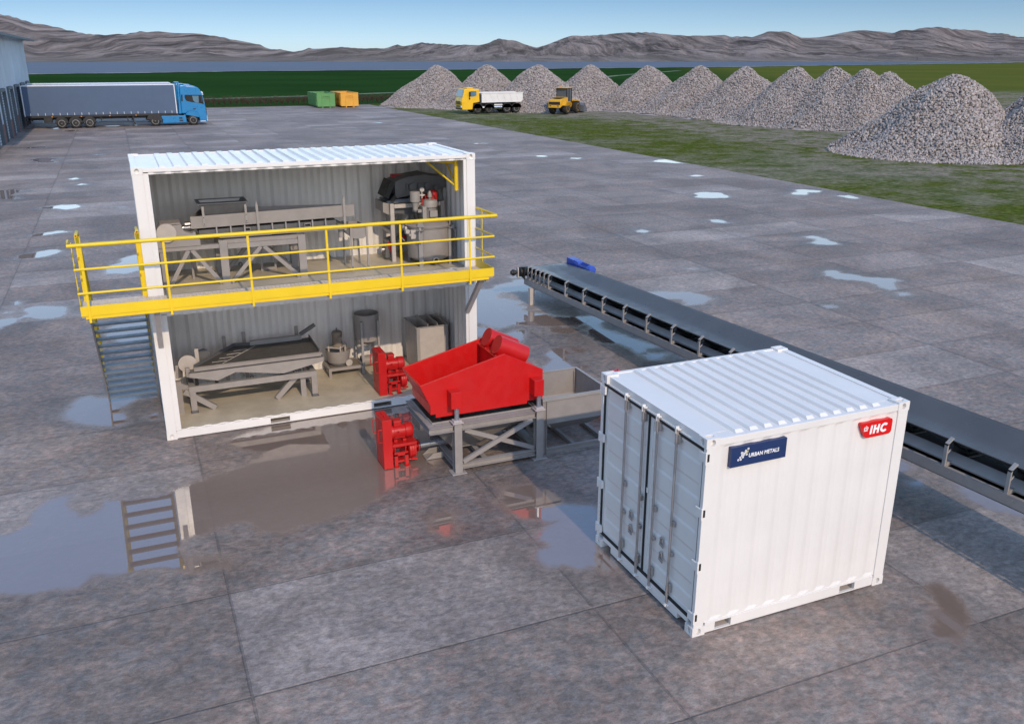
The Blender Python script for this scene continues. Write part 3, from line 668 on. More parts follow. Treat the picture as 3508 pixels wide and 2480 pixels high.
mw.build('ring_emblem', M['signwhite'], nb); my.build('ring_emblem', M['signyellow'], nb)
def round_poly(P, rs, n=6):
    out = []
    for i, p in enumerate(P):
        a, c = Vector(P[i-1]), Vector(P[(i+1) % len(P)]); p = Vector(p); r = rs[i]
        d1, d2 = (a-p).normalized(), (c-p).normalized()
        for j in range(n+1):
            s = j/n; q = p + d1*r*(1-s)**2 + d2*r*s**2; out.append((q.x, q.y))
    return out
pl = MB().xz(round_poly([(2.205,2.424),(2.292,2.222),(2.712,2.222),(2.712,2.424)], [.045,.05,.06,.04]), yb, .03).build('logo_plate', M['signred'], sc); lab(pl, 'red plate with white letters IHC and a small crown')
# heavy slanted capitals
def slab(poly, x, z, mat, par, name='lettering', sh=.12): 
    o = MB().xz([(x+px+pz*sh, z+pz) for px, pz in poly], yb-.0032, yb-.0004).build(name, mat, par); return o
hL = .112; w = .030
slab([(0,0),(w,0),(w,hL),(0,hL)], 2.357, 2.268, M['signwhite'], pl)
slab([(0,0),(w,0),(w,hL*.40),(.062,hL*.40),(.062,0),(.062+w,0),(.062+w,hL),(.062,hL),(.062,hL*.64),(w,hL*.64),(w,hL),(0,hL)], 2.408, 2.268, M['signwhite'], pl)
arc = []
for j in range(15): a = math.radians(42+276*j/14); arc.append((.062+.062*math.cos(a), hL/2+.060*math.sin(a)))
for j in range(15): a = math.radians(318-276*j/14); arc.append((.062+.031*math.cos(a), hL/2+.030*math.sin(a)))
slab(arc, 2.516, 2.268, M['signwhite'], pl)
cw = MB()
def cp(poly): cw.xz([(2.262+x*1.25+z*.12, 2.318+z*1.25) for x, z in poly], yb-.0032, yb-.0004)
cp([(.0,.0),(.046,.0),(.046,.008),(.0,.008)])
cp([(.019,.013),(.027,.013),(.027,.040),(.019,.040)]); cp([(.023,.044),(.029,.050),(.023,.057),(.017,.050)])
cp([(.002,.013),(.012,.013),(.004,.026),(.008,.036),(.016,.036),(.016,.043),(.004,.043),(-.005,.030)])
cp([(.044,.013),(.034,.013),(.042,.026),(.038,.036),(.030,.036),(.030,.043),(.042,.043),(.051,.030)])
cw.build('crown_emblem', M['signwhite'], pl)

# ---------------------------------------------------------------- yellow access platform
XL, XR, YF, ZF = -1.015, 6.05, -.93, 2.70
pf = thing('access_platform', 'yellow walkway with railing and steel grating along the front of the upper container', 'platform', (2.5,-.5,2.438))
MB().box(XL, XR, YF-.006, YF, 2.700, 2.862).build('toe_board', M['yellow'], pf)
MB().box(XR-.006, XR, YF, .0, 2.705, 2.862).build('toe_board', M['yellow'], pf)
MB().box(XL, XL+.006, YF, -.42, 2.705, 2.862).build('toe_board', M['yellow'], pf)
mb = MB().box(XL+.06, XR-.10, YF+.012, YF+.022, 2.655, 2.700).box(XL+.06, XR-.10, YF-.012, YF+.06, 2.648, 2.6545); mb.build('edge_beam', M['yellow'], pf)
mb = MB()
for x in (-.93, .33, 1.64, 2.95, 4.26, 5.57, 5.93): mb.box(x-.03, x+.03, YF+.03, -.004, 2.60, 2.664)
mb.build('cross_beam', M['gray'], pf)
# grating: bearing bars one way, rods the other
for ya, yb_ in ((YF+.03, -.80), (-.775, .10)):
    g = MB(); y = ya
    xe = lambda y: XR-.012 if y < -.003 else -.012
    n = round((yb_-ya)/.030)
    for i in range(n+1):
        y = ya+(yb_-ya)*i/n
        g.box(XL+.008, XR-.012 if y < -.006 else -.03, y-.0065, y+.0065, 2.672, 2.700)
    for x in np.arange(XL+.03, XR-.02, .068):
        e = yb_ if x < -.03 else min(yb_, -.006); g.box(x-.004, x+.004, ya, e, 2.694, 2.7025)
    for x in (XL+.008, .32, 1.95, 3.6, 5.1, XR-.02):
        e = yb_ if x < -.03 else min(yb_, -.006); g.box(x-.005, x+.005, ya, e, 2.668, 2.7035)
    g.build('grating', M['grating'], pf)
for x in (-.89, .33, 1.64, 2.95, 4.26, 5.57):
    mb = MB().box(x-.019, x+.019, YF-.022, YF-.008, 2.59, 3.825).box(x+.0195, x+.034, YF-.018, YF-.010, 2.655, 2.705); mb.build('railing_post', M['yellow'], pf, bevel=.002)
MB().box(XR+.001, XR+.014, -.33, -.27, 2.66, 3.845).build('railing_post', M['yellow'], pf, bevel=.002)
MB().box(XL-.014, XL-.001, -.62, -.55, 2.66, 3.82).build('railing_post', M['yellow'], pf, bevel=.002)
yr = YF-.02
MB().path([(XL-.05, -.50, 3.84), (XL-.05, yr, 3.84), (XR+.05, yr, 3.84), (XR+.02, -.01, 3.84)], .023, 12).build('handrail', M['yellow'], pf, smooth=50)
for z in (3.46, 3.075): MB().path([(XL+.0, -.50, z), (XL+.0, yr, z), (XR+.0, yr, z), (XR+.0, -.01, z)], .0135, 10).build('mid_rail', M['yellow'], pf, smooth=50)
for x in (.105, 5.845): MB().beam((x, -.0, 1.80), (x, -.80, 2.62), .085, .085, (0,-1,0)).build('support_brace', M['shoe'], pf)
# ---------------------------------------------------------------- stair
stt = thing('stair', 'grey steel stair with yellow handrails going down beside the stacked containers', 'stair', (-.5,1.3,0))
def sl(Y): return 2.70 - 2.70*(Y-.10)/2.40
for x in (-.955, -.035):
    MB().yz([(.10,2.69),(.10,2.44),(2.36,-.0),(2.56,.0),(2.50,.16)], x-.012, x+.012).build('stringer', M['gray'], stt)
for k in range(1, 15):
    z = 2.70-.18*k; y = .10+.16*k
    MB().box(-.942, -.048, y-.07, y+.075, z-.008, z).box(-.942, -.048, y-.07, y-.062, z-.032, z-.0085).box(-.942, -.048, y+.067, y+.075, z-.032, z-.0085).build('tread', M['tread'], stt)
for x, sg in ((-.955, -1), (-.035, 1)):
    xo = x+sg*.0
    mb = MB().box(xo-.040, xo+.040, .075, .10, 2.50, 3.80).box(xo-.04, xo-.028, .1, .15, 2.5, 3.80)
    mb.build('handrail_post', M['yellow'], stt)
    for Y in (1.25, 2.30): MB().box(xo-.012, xo+.012, Y-.03, Y+.03, sl(Y)-.1, sl(Y)+1.08).build('handrail_post', M['yellow'], stt)
    hr = MB().path([(xo, -.22, 3.86), (xo, .22, 3.86), (xo, 2.45, sl(2.45)+1.12)], .026, 12).build('handrail', M['yellow'], stt, smooth=50)
    MB().tube((xo, -.2215, 3.86), (xo, -.2205, 3.86), .017, 12).build('pipe_end', M['pipein'], hr)
    for o_ in (.36, .72):
        z = 2.70+1.12-o_
        mr = MB().path([(xo-.03, .0, z), (xo-.03, .14, z), (xo-.03, 2.4, sl(2.4)+1.12-o_)], .014, 10).build('mid_rail', M['yellow'], stt, smooth=50)
        MB().tube((xo-.03, -.0012, z), (xo-.03, -.0004, z), .009, 10).build('pipe_end', M['pipein'], mr)

# ---------------------------------------------------------------- red slurry pump (local: guard at x 0.., front at y 0)
pump = thing('slurry_pump', 'red belt-driven slurry pump standing on the wet concrete in front of the lower container', 'pump', (3.30,-2.75,.0), local=True, group='red slurry pumps')
R_ = M['red']
g_ = MB().box(0, .158, .0, .47, .012, .895).build('belt_guard', R_, pump, bevel=.003)
MB().box(-.004, -.0005, .05, .42, .14, .80).build('guard_panel', R_, g_)
for y, z in ((.05,.60),(.40,.66)):
    MB().path([(0, y, z+.12), (-.055, y, z+.12), (-.062, y, z+.10), (-.062, y, z-.09), (-.055, y, z-.11), (0, y, z-.11)], .008, 8).build('handle', R_, g_, smooth=50)
for y in (.13,.30): MB().lathe([(.008,0),(.008,.02),(.016,.025),(.016,.036),(.006,.042),(.006,.06)], (.08, y, .895), n=10).build('lifting_eye', R_, g_, smooth=40)
# motor on the top plate
my_ = .22; mz = .585; ma = (1,0,0)
body = MB().lathe([(.03,.165),(.135,.166),(.145,.17),(.145,.19),(.120,.195),(.120,.23),(.112,.235),(.112,.425),(.118,.43)], (0,my_,mz), ma, 28)
for i in range(26):
    a = 2*PI*i/26
    if .9 < a < 2.2: continue
    d = Vector((0, math.cos(a), math.sin(a))); body.beam(Vector((.235,my_,mz))+d*.116, Vector((.42,my_,mz))+d*.116, .005, .016, d)
mo = body.build('motor', R_, pump, smooth=35)
MB().lathe([(.118,.43),(.130,.435),(.130,.535),(.122,.56),(.095,.575),(.0,.578)], (0,my_,mz), ma, 28, cap=False).build('fan_cover', R_, mo, smooth=50)
MB().box(.235,.365,my_-.065,my_+.065,mz+.105,mz+.195).box(.228,.372,my_-.072,my_+.072,mz+.196,mz+.212).build('terminal_box', R_, mo, bevel=.006)
MB().path([(.29,my_-.126,mz+.02),(.275,my_-.135,mz+.035),(.29,my_-.14,mz+.05),(.305,my_-.135,mz+.035),(.29,my_-.126,mz+.02)], .006, 6).build('eye_bolt', R_, mo)
MB().box(.215,.275,my_-.12,my_+.12,mz-.155,mz-.11).box(.37,.43,my_-.12,my_+.12,mz-.155,mz-.11).build('motor_foot', R_, mo, bevel=.004)
MB().box(.165,.60,.02,.44,.405,.425).box(.165,.58,.02,.028,.375,.405).box(.58,.60,.05,.41,.36,.405).build('motor_plate', R_, pump, bevel=.004)
fr = MB()
for x in (.225,.41):
    for y in (.06,.38):
        fr.box(x-.03,x+.03,y-.015,y+.015,.012,.23); fr.box(x-.045,x+.05,y-.06,y+.03,.0,.012)
fr.box(.195,.44,.045,.075,.20,.262).box(.195,.44,.365,.395,.20,.262).box(.195,.225,.075,.365,.205,.255).box(.41,.44,.075,.365,.205,.255)
for x in (.21,.395):
    for y in (.06,.38): fr.tube((x,y,.262),(x,y,.405),.011,8)
fr.box(.255,.38,.08,.36,.06,.10)
fr.build('pump_frame', R_, pump, bevel=.002)
MB().lathe([(.06,.165),(.085,.17),(.085,.215),(.05,.22),(.05,.40),(.075,.405),(.075,.44)], (0,.20,.315), ma, 20).lathe([(.03,.06),(.10,.065),(.10,.14),(.03,.145)], (.10,.20,.30), ma, 20).build('bearing_housing', R_, pump, smooth=40)
cs = MB().lathe([(.06,.46),(.135,.465),(.152,.48),(.152,.51),(.147,.515),(.152,.52),(.152,.55),(.147,.555),(.152,.56),(.150,.59),(.12,.60),(.06,.602)], (0,.20,.235), ma, 30)
cs.tube((.49,.20,.235),(.56,.20,.08),.05,12); cs.beam((.50,.06,.10),(.60,.06,.10),.03,.03)
cs.lathe([(.05,.60),(.05,.64),(.105,.642),(.105,.665),(.05,.668)], (0,.20,.27), ma, 26)
for z, y in ((.085,.09),(.085,.30)): cs.tube((.46,y,z),(.61,y,z),.014,8)
cs.build('pump_casing', R_, pump, smooth=40)
MB().lathe([(.030,.669),(.060,.67),(.060,.69)], (0,.20,.27), ma, 20).build('suction_flange', M['black'], pump)
pump1 = dup(pump, (4.045,.235,.162), label='red belt-driven slurry pump on the floor of the lower container')
pump3 = dup(pump, (8.20,-1.98,.0), PI, label='red pump almost hidden behind the small closed container')

# ---------------------------------------------------------------- vibrating screen
G1, G2 = M['gray'], M['gray2']
vs_ = thing('vibrating_screen', 'big red vibrating screen box on a grey steel frame with a black under-tray', 'screening machine', (4.95,-2.65,0))
bx = MB(); prof = [(4.09,1.0),(4.09,1.065),(4.0,1.065),(4.0,1.22),(3.83,1.59),(5.31,1.945),(6.02,1.58),(6.02,1.05),(5.73,1.05),(5.73,1.0)]
bx.xz(prof, -3.2, -3.165); far_ = [(x, z) for x, z in prof]; bx.xz(far_, -2.225, -2.19)
o = bx.build('side_plate', M['brightred'], vs_, bevel=.004)
sh = MB()
inn = [(4.0,1.22),(3.83,1.59),(3.86,1.60),(4.03,1.24)]
sh.prism([(4.0,1.066),(4.0,1.22),(3.83,1.59),(3.862,1.592),(4.03,1.225),(4.03,1.066)], (0,-3.165,0), (1,0,0), (0,0,1), (0,.94,0))     # sloping front lip
sh.add([(4.03,-3.165,1.18),(4.03,-2.225,1.18),(5.25,-2.225,1.24),(5.25,-3.165,1.24)], [(3,2,1,0),(0,1,2,3)])                          # deck
sh.box(5.25,5.28,-3.165,-2.225,1.05,1.905)
sh.build('screen_tub', M['brightred'], vs_)
MB().prism([(5.20,1.86),(5.31,1.915),(6.0,1.56),(6.0,1.07),(5.97,1.07),(5.97,1.53),(5.31,1.875),(5.22,1.82)], (0,-3.165,0), (1,0,0), (0,0,1), (0,.94,0)).build('drive_cover', M['brightred'], vs_)
for y in (-2.93,-2.47):
    dx, dz = .895, -.446
    c = Vector((5.30, y, 2.03)); MB().tube(c+Vector((-dx,0,-dz))*.02, c+Vector((dx,0,dz))*.55, .165, 36).build('exciter_motor', M['red'], vs_, smooth=40, bevel=.004)
    MB().prism([(-.02,-.165),(.50,-.165),(.46,-.22),(.02,-.22)], (5.30, y-.10, 2.03), (dx,0,dz), (-dz,0,dx), (0,.20,0)).build('motor_mount', M['red'], vs_)
for x in (4.29,5.77):
    for ya, yb2 in ((-3.41,-3.201),(-2.189,-2.0)):
        MB().box(x, x+.175, ya, yb2, 1.19, 1.47).build('support_bracket', M['brightred'], vs_, bevel=.004)
# frame
for x in (4.415,5.90):
    for y in (-3.30,-2.06):
        p = MB(); p.ibeam((x,y,.02),(x,y,.905),.135,.13,.012,.012,(1,0,0)) if False else p.ibeam((x,y,.02),(x,y,.905),.13,.135,.012,.012,(0,1,0)); p.build('post', G1, vs_)
        MB().box(x-.13,x+.13,y-.115,y+.115,.0,.02).build('base_plate', G1, vs_, bevel=.006)
        MB().box(x-.095,x+.095,y-.09,y+.09,.906,.924).box(x-.07,x+.07,y-.065,y+.065,.9245,.955).build('isolator_plate', M['shoe'], vs_, bevel=.006)
        MB().tube((x,y,.955),(x,y,1.19),.040,20).build('isolator', M['cyl'], vs_, smooth=40)
be = MB(); up = (0,0,1)
be.ibeam((3.93,-3.30,.825),(4.345,-3.30,.825),.10,.11,.01,.008); be.ibeam((4.49,-3.30,.825),(5.83,-3.30,.825),.10,.11,.01,.008)
be.ibeam((3.98,-3.245,.825),(3.98,-2.0,.825),.10,.11,.01,.008); be.ibeam((4.03,-2.0,.825),(5.83,-2.0,.825),.10,.11,.01,.008); be.ibeam((5.90,-3.23,.825),(5.90,-2.13,.825),.10,.11,.01,.008)
be.build('top_ring_beam', G1, vs_)
MB().box(3.935,4.06,-3.24,-1.97,.8805,.886).box(4.06,5.83,-3.25,-3.19,.8805,.886).build('ledge_plate', G1, vs_)
be = MB(); be.ibeam((4.485,-3.30,.12),(5.83,-3.30,.12),.10,.10,.01,.008); be.ibeam((4.485,-2.06,.12),(5.83,-2.06,.12),.10,.10,.01,.008); be.ibeam((4.415,-3.23,.12),(4.415,-2.13,.12),.10,.10,.01,.008); be.ibeam((5.90,-3.23,.12),(5.90,-2.13,.12),.10,.10,.01,.008)
be.beam((4.95,-3.24,.10),(4.95,-2.12,.10),.09,.06); be.build('bottom_ring_beam', G1, vs_)
MB().beam((4.50,-3.335,.20),(5.76,-3.335,.755),.075,.055,(0,1,0)).build('cross_brace', G1, vs_)
MB().beam((4.56,-3.285,.745),(5.82,-3.285,.20),.075,.045,(0,1,0)).build('cross_brace', G1, vs_)
MB().beam((5.90,-3.2,.22),(5.90,-2.2,.74),.05,.06,(1,0,0)).build('cross_brace', G1, vs_); MB().beam((5.955,-3.2,.74),(5.955,-2.2,.22),.05,.05,(1,0,0)).build('cross_brace', G1, vs_)
MB().beam((4.5,-2.06,.2),(5.76,-2.06,.74),.05,.06,(0,1,0)).build('cross_brace', G1, vs_)
# under tray: grey rim with black rubber inside, and hopper underneath
tr = MB(); tr.box(4.02,5.86,-3.19,-3.175,.887,.915).box(4.02,4.035,-3.174,-1.99,.887,.915).box(5.845,5.86,-3.174,-1.99,.887,.915).box(4.036,5.844,-2.005,-1.99,.887,.915); tr.build('tray_rim', G1, vs_)
MB().frustum_shell((4.036,5.844,-3.174,-2.006), .910, (4.30,5.6,-2.9,-2.25), .80, .006).box(4.3,5.6,-2.9,-2.25,.785,.80).build('rubber_seal', M['black'], vs_)
MB().frustum_shell((4.05,5.84,-3.16,-2.05), .765, (4.55,4.95,-2.68,-2.40), .17, .006).box(4.55,4.95,-2.68,-2.40,.155,.17).build('under_hopper', G1, vs_)
MB().tube((3.99,-2.55,.27),(4.62,-2.55,.27),.058,20).build('suction_pipe', M['cyl'], vs_, smooth=40)
fk = MB().box(4.07,4.38,-2.66,-2.42,.01,.02)
for y in (-2.66,-2.428): fk.xz([(4.08,.02),(4.20,.115),(4.38,.115),(4.38,.02)], y, y+.008)
fk.build('wedge_shoe', M['gray'], vs_)

# ---------------------------------------------------------------- grey surge hopper next to it
hp = thing('surge_hopper', 'open grey steel hopper on a low frame, standing right of the red screen', 'hopper', (6.65,-2.6,0))
x0, x1, y0, y1, zt = 6.0, 7.32, -3.25, -1.94, 1.04
w = MB(); t_ = .008
outer = MB()
# V-shaped body: front and back vertical then sloping in, long bottom edge
def shell(mb, d):
    return [(x0+.03+d,y0+.03+d,zt-.005),(x1-.03-d,y0+.03+d,zt-.005),(x1-.03-d,y1-.03-d,zt-.005),(x0+.03+d,y1-.03-d,zt-.005),
            (x0+.05+d,y0+.03+d,.56),(x1-.05-d,y0+.03+d,.56),(x1-.05-d,y1-.03-d,.56),(x0+.05+d,y1-.03-d,.56),
            (x0+.42,y0+.40,.285+d),(x1-.20,y0+.40,.285+d),(x1-.20,y1-.45,.285+d),(x0+.42,y1-.45,.285+d)]
F = [(0,4,5,1),(1,5,6,2),(2,6,7,3),(3,7,4,0),(4,8,9,5),(5,9,10,6),(6,10,11,7),(7,11,8,4),(8,11,10,9)]
w.add(shell(w, 0), F); w.add(shell(w, t_), [f[::-1] for f in F])
w.build('hopper_body', G1, hp)
MB().box(x0,x1,y0,y0+.05,zt-.006,zt+.006).box(x0,x1,y1-.05,y1,zt-.006,zt+.006).box(x0,x0+.05,y0+.05,y1-.05,zt-.006,zt+.006).box(x1-.05,x1,y0+.05,y1-.05,zt-.006,zt+.006).box(x0,x1,y0,y0+.006,zt-.045,zt-.0065).build('rim_flange', G2, hp)
for x in (x0+.045,x1-.045):
    for y in (y0+.035,y1-.035):
        MB().ibeam((x,y,.0),(x,y,zt-.05),.075,.085,.009,.008,(1,0,0)).build('leg', G1, hp)
be = MB(); be.ibeam((x0+.09,y0+.04,.05),(x1-.09,y0+.04,.05),.07,.095,.008,.007); be.ibeam((x0+.09,y1-.04,.05),(x1-.09,y1-.04,.05),.07,.095,.008,.007)
be.ibeam((x0+.045,y0+.08,.05),(x0+.045,y1-.08,.05),.07,.095,.008,.007); be.ibeam((x1-.045,y0+.08,.05),(x1-.045,y1-.08,.05),.07,.095,.008,.007); be.beam((6.66,y0+.08,.05),(6.66,y1-.08,.05),.06,.08)
be.build('base_frame', G1, hp)
MB().tube((6.55,y0+.405,.42),(6.55,y0+.34,.42),.02,10).build('drain_socket', M['dark'], hp)
MB().xz([(x0+.09,.56),(x0+.09,.70),(x0+.20,.46)], -3.19, -3.18).build('gusset', G1, hp)

# ---------------------------------------------------------------- belt conveyor
cv = thing('belt_conveyor', 'long conveyor with black trough belt on a grey frame, blue motor at its far end', 'conveyor', (10.65,-2,0))
SL = .036; YH = 6.55; YT = -15.0
def zb(y): return 1.005 + SL*(YH-y)        # belt edge height
def strip(name, prof, mat, y0, y1, smooth=0, th=.010, n=1):
    """sheet following the belt slope; prof: (x, dz)"""
    vs = []; fs = []; m = len(prof)
    for y in (y0, y1):
        for x, d in prof: vs.append((x, y, zb(y)+d))
        for x, d in prof: vs.append((x, y, zb(y)+d-th))
    for i in range(m-1): fs += [(i, i+1, 2*m+i+1, 2*m+i), (m+i, 3*m+i, 3*m+i+1, m+i+1)]
    fs += [(0, 2*m, 3*m, m), (m-1, 2*m-1, 4*m-1, 3*m-1)]
    for b_ in (0, 2*m):
        for i in range(m-1): fs.append((b_+i, b_+m+i, b_+m+i+1, b_+i+1))
    return MB().add(vs, fs).build(name, mat, cv, smooth=smooth)
belt_m = paint('conveyor_belt_rubber', (.082,.083,.085), .34, var=.10, scale=1.2, spec=.5)
prof = []
for i in range(25):
    u_ = i/24; x = 10.10+1.18*u_; s = abs(u_-.5)*2
    prof.append((x, -.215*(1-min(1, max(0, (s-.30)/.70))**1.12)))
# belt with flattening section at the head
vs = []; fs = []; m = len(prof); rows = [YT, -8, -2, 2, 4.5, 5.4, 6.0, 6.35, YH]
for y in rows:
    k = 1 if y <= 4.5 else max(.05, 1-(y-4.5)/(YH-4.5))
    for x, d in prof: vs.append((x, y, zb(y) + d*k - (1-k)*.05))
for a in range(6): 
    an = PI*.5 - PI*(a+1)/6; y = YH + .14*math.cos(an); 
    for x, d in prof: vs.append((x, y, zb(YH)-.05-.14 + .14*math.sin(an)))
for x, d in prof: vs.append((x, YT, zb(YT)-.05-.28-.04))
nr = len(rows)+7
for r in range(nr-1):
    for i in range(m-1): fs.append((r*m+i, r*m+i+1, (r+1)*m+i+1, (r+1)*m+i))
belt = MB().add(vs, fs).build('belt', belt_m, cv, smooth=200)
sm = belt.modifiers.new('thickness', 'SOLIDIFY'); sm.thickness = .012; sm.offset = -1
for x in (10.0, 11.30):
    mb = MB(); a, b2 = YH, YT
    for (d0, d1, w0, w1) in ((-.545,-.395,0,.008),(-.395,-.385,0,.06),(-.545,-.535,0,.06)):
        vs = []
        xa, xb = (x+w0, x+w1) if x < 10.5 else (x-w1, x-w0)
        for y in (a, b2):
            z = zb(y); vs += [(xa,y,z+d0),(xb,y,z+d0),(xb,y,z+d1),(xa,y,z+d1)]
        mb.add(vs, [(0,1,2,3),(7,6,5,4),(0,4,5,1),(1,5,6,2),(2,6,7,3),(3,7,4,0)])
    mb.build('side_channel', G1, cv)
ups = [6.32,6.06,5.80,5.53,5.26,4.98] + [3.98-i for i in range(18)]
for y in ups:
    z = zb(y)
    for x, sg in ((10.03,1),(11.27,-1)):
        hz = 0 if sg > 0 else -.11; mb = MB(); mb.box(*sorted((x-sg*.026, x+sg*.0)), y-.026, y+.026, z-.385, z-.045+hz)
        if sg > 0: mb.prism([(0,-.045),(.10,.035),(.115,.015),(0,-.07)], (x-.026,y-.026,z), (1,0,0), (0,0,1), (0,.052,0))
        mb.build('idler_bracket', G2, cv)
        if sg > 0: MB().tube((x+.012,y,z-.21),(x+.08,y,z-.15),.012,6).build('bracket_arm', G2, cv)
    close = y > 4.9
    if not close or y == 4.98:
        MB().tube((10.115,y+.02,z-.085),(10.45,y+.02,z-.285),.048,14).build('idler_roller', M['black'], cv, smooth=40)
        MB().tube((11.24,y+.02,z-.105),(10.93,y+.02,z-.285),.048,14).build('idler_roller', M['black'], cv, smooth=40)
        MB().tube((10.47,y+.02,z-.282),(10.90,y+.02,z-.282),.048,14).build('idler_roller', M['black'], cv, smooth=40)
    MB().box(10.03,11.27,y-.03,y+.03,z-.384,z-.33).build('cross_member', M['beige'] if False else G1, cv)
strip('return_belt', [(10.14,-.47),(11.2,-.47)], M['black'], YH, YT)
strip('cover_plate', [(10.12,-.345),(10.27,-.245)], M['gray2'], 6.2, YT, th=.004)
mb = MB().tube((9.86,YH+.02,zb(YH)-.19),(11.40,YH+.02,zb(YH)-.19),.132,28).build('head_pulley', M['black'], cv, smooth=40)
MB().lathe([(.025,0),(.06,.002),(.068,.02),(.068,.05),(.088,.052),(.088,.10),(.070,.105),(.070,.145),(.04,.15),(.04,.20)], (9.60,YH+.02,zb(YH)-.19), (1,0,0), 22).build('shaft_bearing', M['black'], cv, smooth=40)
MB().prism(round_poly([(-.06,-.16),(.06,-.16),(.06,.13),(-.06,.13)], [.02,.02,.055,.055]), (9.79,YH+.02,zb(YH)-.18), (0,1,0), (0,0,1), (.030,0,0)).build('bearing_plate', M['beige'], cv)
MB().yz([(YH+.13,zb(YH)-.07),(YH-.22,zb(YH)+.0),(YH-.22,zb(YH)-.37),(YH+.02,zb(YH)-.33),(YH+.13,zb(YH)-.27)], 9.92, 9.935).build('head_plate', M['black'], cv)
for y in (5.965, -3.5, -11.5):
    for x in (9.965, 11.335):
        MB().box(x-.07,x+.07,y-.07,y+.07,0,zb(y)-.55).build('leg', M['beige'], cv, bevel=.003)
bt = MB()
for y in ups: bt.tube((10.0,y-.12,zb(y)-.43),(9.992,y-.12,zb(y)-.43),.010,8)
bt.build('bolt', M['steel'], cv)
# drive
Bm = M['blue']; bz = zb(5.9)
gb = MB().box(11.36,11.60,6.17,6.58,bz-.17,bz+.085).box(11.36,11.60,5.93,6.165,bz-.12,bz+.03).prism([(6.165,-.02),(6.165,.085),(5.93,.075),(5.84,-.02)], (11.38,0,bz), (0,1,0), (0,0,1), (.20,0,0)).build('gearbox', Bm, cv, bevel=.008)
mt = MB().lathe([(.06,0),(.115,.005),(.115,.02),(.10,.025),(.10,.48),(.12,.485),(.125,.62),(.10,.66),(0,.665)], (11.48,5.86,bz-.03), (0,-1,0), 26, cap=False)
for i in range(22):
    a = 2*PI*i/22; d = Vector((math.cos(a),0,math.sin(a))); c = Vector((11.48,0,bz-.03)); mt.beam(c+d*.108+Vector((0,5.80,0)), c+d*.108+Vector((0,5.40,0)), .006, .022, d)
mt.build('drive_motor', Bm, cv, smooth=35)

# ================================================================ upper container
ZU = 2.601; ZL = .163
G1, G2, DK = M['gray'], M['gray2'], M['dark']
tm = thing('vibrating_trough', 'long grey vibrating trough with round drive disc on a braced frame in the upper container', 'trough machine', (2.2,1.3,ZU))
for x in (1.40, 2.83):
    for y in (.88, 1.82): MB().ibeam((x,y,ZU),(x,y,3.42),.14,.12,.012,.010,(0,1,0)).build('post', G1, tm)
MB().box(.30,.38,.84,.92,ZU,3.285).build('post', G1, tm); MB().box(.30,.38,1.78,1.86,ZU,3.285).build('post', G1, tm)
def vee(xa, xb, xm, zt, y, w=.07):
    for x in (xa, xb):
        MB().beam((x,y,ZU+.02),(xm+(.03 if x > xm else -.03),y,zt),w,.05,(0,1,0)).build('brace', G1, tm)
vee(.40,1.32,.82,3.28,.86); vee(1.49,2.75,2.10,3.25,.86); vee(1.49,2.75,2.10,3.25,1.80)
MB().box(.26,1.325,.82,.92,3.286,3.36).build('low_rail', G1, tm); MB().box(.26,1.325,1.78,1.88,3.286,3.36).build('low_rail', G1, tm)
MB().box(1.475,2.755,.83,.93,3.255,3.345).box(1.34,2.88,.90,.94,3.346,3.42).build('top_beam', G1, tm); MB().box(1.475,2.755,1.77,1.87,3.255,3.40).build('top_beam', G1, tm)
MB().box(1.35,3.68,.825,.865,3.465,3.52).build('long_rail', G1, tm); MB().box(1.35,3.68,1.80,1.84,3.465,3.52).build('long_rail', G1, tm)
for xa, ya in ((.86,1.46),(2.16,1.66),(2.43,1.72)): MB().box(xa-.02,xa+.02,ya-.02,ya+.02,ZU,3.30).build('thin_leg', G1, tm)
MB().box(2.18,2.41,1.67,1.71,ZU+.01,ZU+.06).build('leg_tie', G1, tm)
# belly pan and hangers under the trough
pan = MB().xz([(1.02,3.60),(3.55,3.62),(3.55,3.54),(2.6,3.49),(2.2,3.40),(1.62,3.40),(1.2,3.50),(1.02,3.52)], 1.02, 1.70); pan.build('belly_pan', M['dark'], tm)
MB().box(1.62,2.75,.95,1.75,3.355,3.385).build('drip_tray', M['dark'], tm)
for i in range(9):
    x = 1.32+.25*i; MB().box(x-.012,x+.012,.885,.91,3.521,3.66+.002*i).build('hanger', G2, tm)
for x in (1.86, 2.98):
    MB().box(x-.06,x+.06,.90,1.75,3.53,3.545).box(x-.06,x-.052,.90,1.75,3.545,3.60).box(x+.052,x+.06,.90,1.75,3.545,3.60).box(x-.06,x+.06,.90,1.75,3.6005,3.612).build('channel_beam', G2, tm)
MB().box(2.35,3.2,1.70,1.73,3.60,3.63).build('red_strip', M['red'], tm)
# trough
def ts(x): return .0133*(x-.89)
tq = MB()
def tilt(mb, x0, x1, y0, y1, z0, z1):
    vs = [(x,y,z+ts(x)) for x,y,z in [(x0,y0,z0),(x1,y0,z0),(x1,y1,z0),(x0,y1,z0),(x0,y0,z1),(x1,y0,z1),(x1,y1,z1),(x0,y1,z1)]]
    return mb.add(vs, [(0,3,2,1),(4,5,6,7),(0,1,5,4),(1,2,6,5),(2,3,7,6),(3,0,4,7)])
tilt(tq,.89,3.90,.95,.962,3.645,3.865); tilt(tq,.89,3.90,.9625,1.6,3.65,3.662)
tq.xz([(1.13,3.66),(1.13,3.905),(3.80,3.825),(3.80,3.70)], 1.60, 1.612)
tq.hexa([(.89,.9625,3.663),(.902,.9625,3.663),(1.142,1.60,3.663),(1.13,1.60,3.663)], [(.89,.9625,3.86),(.902,.9625,3.86),(1.142,1.60,3.905),(1.13,1.60,3.905)])
tq.build('trough', G1, tm)
